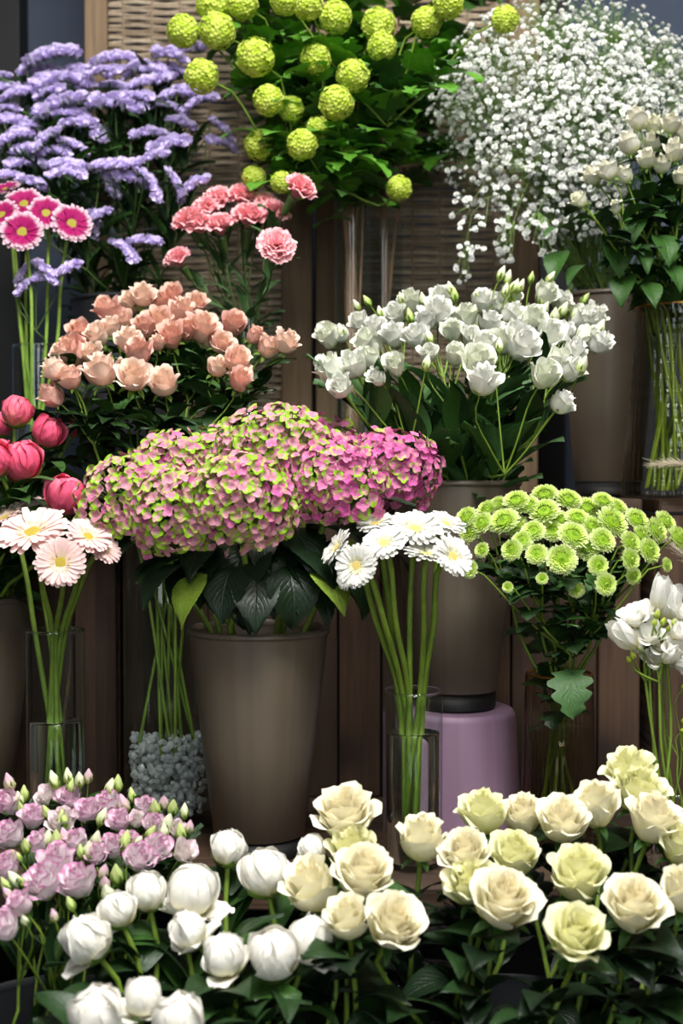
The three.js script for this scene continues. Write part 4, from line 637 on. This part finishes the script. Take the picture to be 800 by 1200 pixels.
[[19, 482, 40, 1, 1.80, 0.1, 0.1], [57, 506, 40, 0, 1.80, 0.6, 0.2], [25, 540, 52, 0, 1.72, 0.05, 0.3], [77, 580, 50, 0, 1.70, 0.2, 0.35], [-6, 537, 46, 0, 1.70, -0.3, 0.35], [-2, 498, 34, 0, 1.84, -0.2, 0.2], [90, 500, 26, 0, 1.92, 0.6, 0.1]].forEach(([x, y, d, k, D, sx, sz]) => {
  const s = px2m(d, D) / 2.02, n = V(sx, 1, sz).normalize();
  plant({ name: 'coral_peony', label: k ? 'pale coral peony bud half wrapped in green sepals' : 'round coral red peony bud behind the pale pink gerberas', category: 'peony', group: 'coral peonies in the taupe bucket', vase: VS.coral, spread: 0.5, heads: [{ p: P(x, y, D).addScaledVector(n, -s), n, s, make: peonyBloom(k, coralPetal, CORAL), neck: 0.035 }], r: 0.0034, r1: 0.003, leaves: { n: 15, a: 0.5, b: 0.96, shapes: LEAF.peony, mat: [M.leafDark, M.leafMid, M.leafDark], l0: 0.07, l1: 0.12 } });
});

// ================= upper row =================
gerberas([[28, 239, 50, 2.14, 0, 0.55, 0.8, 0], [26, 272, 54, 2.06, 0.05, 0.3, 0.95, 0], [54, 250, 48, 2.10, 0.1, 0.4, 0.9, 0], [84, 262, 52, 2.10, 0.35, 0.3, 0.85, 0], [2, 252, 46, 2.10, -0.2, 0.5, 0.8, 0], [6, 222, 40, 2.18, -0.2, 0.8, 0.5, 0]],
  'magenta', VS.magenta, 'magenta_gerbera', ['magenta gerbera with white tipped petals, topmost but one', 'lowest magenta gerbera with white tipped petals', 'magenta gerbera with white tipped petals in the middle of its group', 'magenta gerbera with white tipped petals beside a hanging statice comb', 'magenta gerbera with white tipped petals, outermost beside the dark door gap', 'small magenta gerbera topmost under the statice'], 'magenta gerberas', M.stemLime, 0.0034);
// ---- carnations ----
{
  const col = (u, v, f) => mix3(mix3(C('#f398a6'), C('#fbb4bc'), u), C('#fdd9da'), 0.6 * sstep(0.85, 1, u)), CARN = [carnationShapes(71, col), carnationShapes(77, col)], mat = petalMat('#ffffff', 0.25, 0.65), cal = lathe([[0.07, -0.75], [0.17, -0.68], [0.2, -0.3], [0.26, 0.1], [0.3, 0.3], [0.1, 0.35]], 12);
  [[220, 257, 44], [255, 232, 42], [285, 228, 42], [257, 262, 42], [292, 252, 46], [321, 247, 42], [352, 219, 44], [324, 287, 46], [207, 302, 36], [240, 243, 40], [232, 262, 38], [310, 236, 38]].forEach(([x, y, d], i) => {
    const D = i === 6 ? 2.0 : i === 7 ? 1.95 : 2.12 + 0.05 * sstep(270, 230, y), n = i === 7 ? V(0.15, 0.35, 0.95) : V((x - 275) / 110, 0.95, 0.55 + rr(-0.15, 0.2)), s = px2m(d, D) / 2 * 1.05;
    plant({ name: 'pink_carnation', label: i === 7 ? 'coral pink carnation turned outwards below its bunch' : i === 6 ? 'single coral pink carnation standing apart from its bunch' : 'coral pink carnation with frilled petals in a dense bunch', category: 'carnation', group: 'coral pink carnations', vase: VS.carnation, spread: 0.4, heads: [{ p: P(x, y, D).addScaledVector(n.normalize(), -CARN[i % 2].cy * s), n, s, neck: 0.03, make: (g) => { each(g, CARN[i % 2], mat); part(g, 'calyx', cal, M.stemDark); } }], r: 0.002, stem: M.stemDark, leaves: { n: 5, a: 0.4, b: 0.9, shapes: LEAF.grass, mat: M.leafGrey, l0: 0.06, l1: 0.11 } });
  });
}
// ---- statice ----
{
  const SP = [staticeSpike(3, 84), staticeSpike(9, 76), staticeSpike(15, 92)], z = 2.857;
  const segs = [[90, 215, 260, 180], [60, 250, 130, 245], [110, 290, 300, 280], [310, 215, 450, 200], [440, 225, 560, 270], [300, 250, 400, 240], [0, 340, 110, 310], [120, 390, 280, 330], [0, 400, 130, 440], [330, 290, 430, 300], [300, 345, 480, 375], [240, 370, 330, 470], [200, 470, 290, 520], [110, 510, 200, 440], [20, 555, 150, 560], [150, 560, 270, 570], [310, 560, 380, 660], [380, 580, 510, 640], [330, 570, 450, 560], [460, 550, 560, 520], [550, 500, 630, 480], [560, 570, 590, 650], [600, 660, 700, 600], [-30, 590, 50, 600], [570, 220, 640, 280], [520, 190, 600, 190], [630, 360, 690, 340], [560, 400, 640, 430], [700, 400, 760, 460], [540, 350, 600, 380], [290, 760, 350, 720], [300, 700, 310, 780], [380, 810, 430, 860], [430, 810, 500, 815], [60, 600, 160, 640], [480, 580, 520, 670], [-40, 310, 80, 300], [-60, 270, 20, 260], [690, 470, 780, 500], [100, 240, 200, 245], [380, 330, 470, 300], [480, 260, 540, 300], [30, 450, 130, 420], [200, 420, 290, 420], [130, 330, 210, 300], [420, 260, 500, 240], [590, 300, 650, 330], [-40, 380, 40, 370], [200, 240, 300, 240], [60, 945, 130, 880], [120, 880, 165, 935], [60, 985, 115, 950], [195, 925, 238, 905]];
  for (let i = 0; i < 20; i++) { const x = rr(-20, 640), y = rr(215, 600) - (x > 450 ? 60 : 0), a = rr(-0.5, 0.35), l = rr(95, 140); segs.splice(segs.length - 4, 0, [x, y, x + Math.cos(a) * l, y + Math.sin(a) * l]); }
  const items = segs.map(([a, b, c, d], i) => {
    const low = b > 690, D = low && a < 260 ? 2.1 : 2.42 - 0.22 * sstep(190, 640, b) + rr(-0.03, 0.03), A = P(a / z, b / z, D), B = P(c / z, d / z, D + rr(-0.03, 0.03)), ex = B.clone().sub(A), len = ex.length(); ex.normalize();
    const ez = V(rr(-0.2, 0.2), -0.45, 1).addScaledVector(ex, -ex.dot(V(0, -0.45, 1))).normalize(), ey = ez.clone().cross(ex).normalize(); ez.copy(ex).cross(ey);
    return { p: A, n: V(0, 1, 0), neck: 0.02, s: Math.max(len, 0.055), name: 'flower_spike', q: new THREE.Quaternion().setFromRotationMatrix(new THREE.Matrix4().makeBasis(ex, ey, ez)), make: (g) => part(g, 'florets', SP[i % 3], M.floret) };
  });
  const front = items.slice(-4), rest = items.slice(0, -4);
  clusters(rest, 4).forEach((c) => plant({ name: 'purple_statice', label: `stem of lavender purple statice with ${count(c.length, 'papery comb')} of florets`, category: 'statice', group: 'purple statice in the charcoal bucket', vase: VS.statice, spread: 0.4, heads: c, r: 0.0026, r1: 0.002, stem: M.stemDark, forkAt: 0.55, leaves: { n: 34, a: 0.4, b: 1, shapes: LEAF.grass, mat: [M.leafDark, M.leafMid], l0: 0.06, l1: 0.12 } }));
  plant({ name: 'purple_statice', label: 'low sprig of lavender statice below the magenta gerberas', category: 'statice', group: 'purple statice in the charcoal bucket', vase: VS.magenta, heads: front, r: 0.002, stem: M.stemDark, forkAt: 0.75 });
}
// ---- viburnum ----
{
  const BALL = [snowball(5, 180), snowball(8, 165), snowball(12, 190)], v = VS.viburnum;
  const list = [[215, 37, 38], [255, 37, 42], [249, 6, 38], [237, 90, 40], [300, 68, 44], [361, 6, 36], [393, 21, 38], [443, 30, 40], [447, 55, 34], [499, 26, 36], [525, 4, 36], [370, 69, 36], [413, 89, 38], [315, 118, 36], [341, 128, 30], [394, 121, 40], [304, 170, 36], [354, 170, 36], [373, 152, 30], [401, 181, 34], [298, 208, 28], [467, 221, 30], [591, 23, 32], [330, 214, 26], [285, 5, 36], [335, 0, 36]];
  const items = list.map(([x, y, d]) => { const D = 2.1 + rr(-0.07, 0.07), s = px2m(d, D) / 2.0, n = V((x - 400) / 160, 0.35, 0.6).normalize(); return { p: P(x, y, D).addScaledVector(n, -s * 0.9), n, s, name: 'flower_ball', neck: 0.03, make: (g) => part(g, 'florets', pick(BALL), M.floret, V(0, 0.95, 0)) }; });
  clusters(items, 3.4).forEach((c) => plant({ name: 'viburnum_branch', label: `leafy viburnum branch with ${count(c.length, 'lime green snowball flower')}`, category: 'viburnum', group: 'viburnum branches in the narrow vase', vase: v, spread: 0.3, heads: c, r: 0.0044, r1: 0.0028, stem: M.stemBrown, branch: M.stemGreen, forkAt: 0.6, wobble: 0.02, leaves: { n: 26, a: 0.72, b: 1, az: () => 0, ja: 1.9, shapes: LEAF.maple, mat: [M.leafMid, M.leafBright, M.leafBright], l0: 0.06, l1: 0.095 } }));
  // leafy shoots filling the crown
  for (let i = 0; i < 15; i++) { const x = lerp(245, 600, (i + 0.5) / 15), p = P(x, rr(-20, 60) + (i % 3) * 50 - Math.max(0, 420 - x) * 0.25, 2.3 + rr(-0.05, 0.08)), n = V((x - 400) / 200, 1, 0.2); plant({ name: 'viburnum_branch', label: 'leafy green viburnum shoot without a flower ball behind the snowballs', category: 'viburnum', group: 'leafy viburnum shoots', vase: v, spread: 0.3, heads: [{ p, n, s: 0.05, name: 'leaf_tip', neck: 0.03, make: (g) => { for (let k = 0; k < 3; k++) part(g, 'leaf', LEAF.maple[k], M.leafBright, V(0, 0, 0), yaw(k * 2.1)); } }], r: 0.003, stem: M.stemBrown, wobble: 0.02, leaves: { n: 24, a: 0.74, b: 1, az: () => 0, ja: 1.9, shapes: LEAF.maple, mat: [M.leafMid, M.leafBright], l0: 0.06, l1: 0.1 } }); }
  for (let i = 0; i < 5; i++) { const p = P(rr(440, 480), rr(150, 210), 2.36), n = V(0.2, 1, 0); plant({ name: 'bare_stick', label: 'bare brown stick with a few leaves in the rear glass cylinder', category: 'stick', group: 'bare sticks behind the viburnum', vase: VS.viburnum2, heads: [{ p, n, s: 0.04, name: 'leaf_tip', make: (g) => part(g, 'leaf', LEAF.maple[i % 4], M.leafMid) }], r: 0.0042, stem: M.stemBrown, wobble: 0.012, leaves: { n: 4, a: 0.92, b: 1, shapes: LEAF.maple, mat: M.leafMid, l0: 0.05, l1: 0.08 } }); }
}
// ---- baby's breath ----
{
  const R = rng(404), pos = [], c = C('#fbfbfa'), cg = C('#dfe4cf'), col = []; // one tiny double bloom
  for (let k = 0; k < 14; k++) { const b = k * 2.4, e = 0.3 + 0.1 * k, d = V(Math.cos(b) * Math.sin(e), Math.cos(e), Math.sin(b) * Math.sin(e)), t = V(-Math.sin(b), 0, Math.cos(b)), o = V(0, 0.1, 0), m = d.clone().multiplyScalar(0.75).add(o), l = m.clone().addScaledVector(t, 0.5), r = m.clone().addScaledVector(t, -0.5), tip = d.clone().multiplyScalar(1.0 + R() * 0.15).add(o).addScaledVector(V(0, -0.1, 0), R()); for (const tri of [[o, l, r], [l, tip, r]]) for (const v of tri) { pos.push(v.x, v.y, v.z); col.push(...(v === o ? cg : c)); } }
  const bloom = new THREE.BufferGeometry(); bloom.setAttribute('position', new THREE.Float32BufferAttribute(pos, 3)); bloom.setAttribute('color', new THREE.Float32BufferAttribute(col, 3)); bloom.computeVertexNormals();
  const v = VS.gyp, mat = vcMat(0.7, 0.3);
  const inCloud = (x, y) => { const a = (x - 668) / 168, b = (y - 138) / 150; return a * a + b * b < 1 && !(x > 735 && y > 185); };
  const sprays = []; for (let i = 0; i < 14; i++) { const a = i * 2.4, q = Math.sqrt((i + 0.5) / 14) * 0.8; sprays.push([668 + Math.cos(a) * 165 * q, 135 + Math.sin(a) * 135 * q]); }
  sprays.push([540, 250], [590, 250], [632, 245]);
  const tails = { 14: [[541, 235], [538, 262], [545, 292], [558, 300], [541, 320], [560, 262]], 15: [[588, 262], [590, 285], [593, 300]], 16: [[622, 262], [632, 275], [640, 290], [612, 268], [642, 270]] };
  sprays.forEach(([sx, sy], i) => {
    const pts = [], n = tails[i] ? 0 : 340;
    for (let k = 0; k < n; k++) { let x, y, g = 0; do { const a = rr(0, 6.283), q = Math.sqrt(rnd()) * 74; x = sx + Math.cos(a) * q * 1.1; y = sy + Math.sin(a) * q; } while (!inCloud(x, y) && g++ < 12); const e = clamp(1 - ((x - 668) / 175) ** 2 - ((y - 138) / 158) ** 2, 0, 1); pts.push(P(x, y, 2.26 - 0.2 * Math.sqrt(e) * Math.sqrt(rnd()) + rr(-0.01, 0.05))); }
    for (const [x, y] of tails[i] ?? []) for (let k = 0; k < 7; k++) pts.push(P(x + rr(-9, 9), y + rr(-11, 11), 2.1 + rr(-0.02, 0.02)));
    const cen = pts.reduce((a, p) => a.add(p), V(0, 0, 0)).divideScalar(pts.length), [base, mouth] = standIn(v, cen, 0.4, 0.5), fork = mouth.clone().lerp(cen, 0.62); if (tails[i]) fork.copy(P(sx + 40, sy - 70, 2.16));
    const t = thing('babys_breath', tails[i] ? 'trailing wisp of white baby\'s breath hanging below the cloud' : 'airy spray of tiny white baby\'s breath in a dense cloud', 'baby\'s breath', base, tails[i] ? 'trailing wisps of baby\'s breath' : 'baby\'s breath sprays'), L = (p) => p.clone().sub(base);
    part(t, 'stem', tube([base, mouth, mouth.clone().lerp(fork, 0.5).add(V(0, 0.01, 0)), fork].map(L), 0.0018, 0.0012, 10, 5), M.stemDark);
    const hubs = Array.from({ length: tails[i] ? 3 : 14 }, () => fork.clone().lerp(pick(pts), rr(0.6, 0.8))), gs = hubs.map((h) => tube([mouth, mouth.clone().lerp(fork, 0.6).add(V(rr(-1, 1), 0, rr(-1, 1)).multiplyScalar(0.03)), fork.clone().lerp(h, 0.5).add(V(rr(-1, 1), rr(-1, 0), rr(-1, 1)).multiplyScalar(0.008)), h].map(L), 0.001, 0.0006, 7, 4));
    const im = new THREE.InstancedMesh(bloom, mat, pts.length); im.name = 'blossoms'; im.userData.kind = 'stuff'; const q = new THREE.Quaternion(), m = new THREE.Matrix4();
    pts.forEach((p, k) => { let h = hubs[0], bd = 9; for (const x of hubs) { const d = x.distanceToSquared(p); if (d < bd) { bd = d; h = x; } } const d = p.clone().sub(h), s = rr(0.0036, 0.0064) * (rnd() < 0.2 ? 0.6 : 1); gs.push(tube([h, h.clone().addScaledVector(d, 0.5).add(V(rr(-1, 1), rr(-1, 1), rr(-1, 1)).multiplyScalar(0.004)), p].map(L), 0.0005, 0.0004, 3, 3)); q.copy(facing(d.add(V(rr(-0.02, 0.02), rr(0, 0.03), rr(0, 0.04))), rr(0, 6))); m.compose(L(p), q, V(s, s, s)); im.setMatrixAt(k, m); });
    t.add(im); const br = part(t, 'branches', mergeGeometries(gs), M.stemFine); br.userData.kind = 'stuff';
  });
}
// ---- white spray roses in the cut glass vase ----
const WSR = [roseShapes(81, 12, { col: creamCol(C('#f8f6e8'), C('#dfe3ae'), C('#f3ecc8')) }), roseShapes(85, 11, { col: creamCol(C('#f6f5e2'), C('#d8dfa0'), C('#f0eac0')), open: 0.75, curl: 1.0 }), roseShapes(88, 12, { col: creamCol(C('#f9f7ec'), C('#e6e6b8'), C('#f3ecc8')), open: 0.9 })];
sprayRoses({ name: 'white_spray_rose', group: 'white spray roses in the cut glass vase', label: 'leafy stem of small white spray roses', vase: VS.cut, set: WSR, mat: whitePetal, per: 3, spread: 0.35,
  depth: (x, y) => 2.04 - 0.1 * sstep(140, 240, y) + rr(-0.02, 0.02), dir: (x, y) => V((x - 790) / 130 + rr(-0.2, 0.2), 1, 0.25 + rr(-0.2, 0.3)).normalize(),
  list: [[746, 136, 30], [767, 144, 24, 1], [786, 142, 27], [736, 165, 30], [765, 163, 26], [790, 173, 29], [757, 183, 27], [730, 203, 25, 0], [692, 203, 26], [710, 197, 28], [677, 233, 22, 1], [721, 241, 18, 1], [799, 153, 28], [775, 190, 24], [800, 205, 26]],
  leaves: { n: 16, a: 0.55, b: 0.99, shapes: LEAF.rose, mat: [M.leafMid, M.leafDark, M.leafDark], l0: 0.045, l1: 0.07 } });
{ const rose = scene.children.find((o) => o.name.startsWith('white_spray_rose')); // leaves reaching out over the rim of the vase
  [[672, 285, -0.9, 0.7, 0.075], [660, 308, -0.6, 1.2, 0.07], [723, 297, -0.1, 1.1, 0.075], [700, 345, -1.4, 0.5, 0.055], [735, 335, -0.5, 0.9, 0.07], [757, 345, 0.1, 1.3, 0.065], [780, 325, 0.3, 1.1, 0.07], [712, 270, -1.2, 0.4, 0.06], [740, 300, 0.4, 1.0, 0.07], [770, 290, 0.2, 0.8, 0.075], [790, 300, 0.5, 0.9, 0.07], [690, 325, -1.0, 0.9, 0.06], [745, 270, -0.3, 0.9, 0.06]].forEach(([x, y, az, tl, l], k) => part(rose, 'leaf', LEAF.rose[k % 5], M.leafMid, P(x, y - 14, 1.99).sub(rose.position), yaw(az, tl), l)); }
for (let i = 0; i < 30; i++) { const x = rr(735, 850), p = P(x, rr(255, 330), 2.05 + rr(-0.05, 0.05)), n = V((x - 797) / 80, 1, rr(-0.2, 0.3)); plant({ name: 'rose_foliage_stem', label: 'leafy green rose side stem without a bloom in the cut glass vase', category: 'foliage', group: 'leafy stems in the cut glass vase', vase: VS.cut, spread: 0.9, cross: 0.1, r: 0.0026, stem: M.stemLime, heads: [{ p, n, s: 0.05, name: 'leaf_tip', make: (g) => part(g, 'leaf', LEAF.rose[i % 5], M.leafMid) }], leaves: { n: 3, a: 0.78, b: 1, shapes: LEAF.rose, mat: M.leafMid, l0: 0.04, l1: 0.07 } }); }
// ---- feather grass at the edge ----
[[[835, 560, 1.7], [800, 545, 1.7], [768, 543, 1.7]], [[850, 690, 1.72], [812, 660, 1.72], [778, 632, 1.72]], [[850, 700, 1.74], [815, 690, 1.74], [780, 700, 1.74]]].forEach((c, i) => {
  const [a, b, d] = c.map((p) => P(...p)), base = V(X(870, 1.72), 0.0, -1.72), t = thing('feather_grass', 'pale feathery grass plume reaching in beside the green chrysanthemums', 'grass', base, 'feather grass plumes'), L = (p) => p.clone().sub(base), gs = [], cv = new THREE.CatmullRomCurve3([a, b, d]);
  part(t, 'stem', tube([base, V(base.x, 0.3, base.z), a, b, d].map(L), 0.0015, 0.0006, 16, 5), stemMat('#b5a27e'));
  for (let k = 0; k < 150; k++) { const u = rr(0.25, 1), p = cv.getPointAt(u), tg = cv.getTangentAt(u), e = p.clone().addScaledVector(tg, rr(0.008, 0.02)).add(V(rr(-1, 1), rr(-1, 1), rr(-1, 1)).multiplyScalar(0.008)); gs.push(tube([p, e].map(L), 0.00035, 0.00015, 1, 3)); }
  const pl = part(t, 'plume', mergeGeometries(gs), stemMat('#d9cbb4', 0.9)); pl.userData.kind = 'stuff';
});
scene.traverse((o) => { if (o.isMesh) { o.castShadow = true; o.receiveShadow = true; } });
renderer.render(scene, camera);
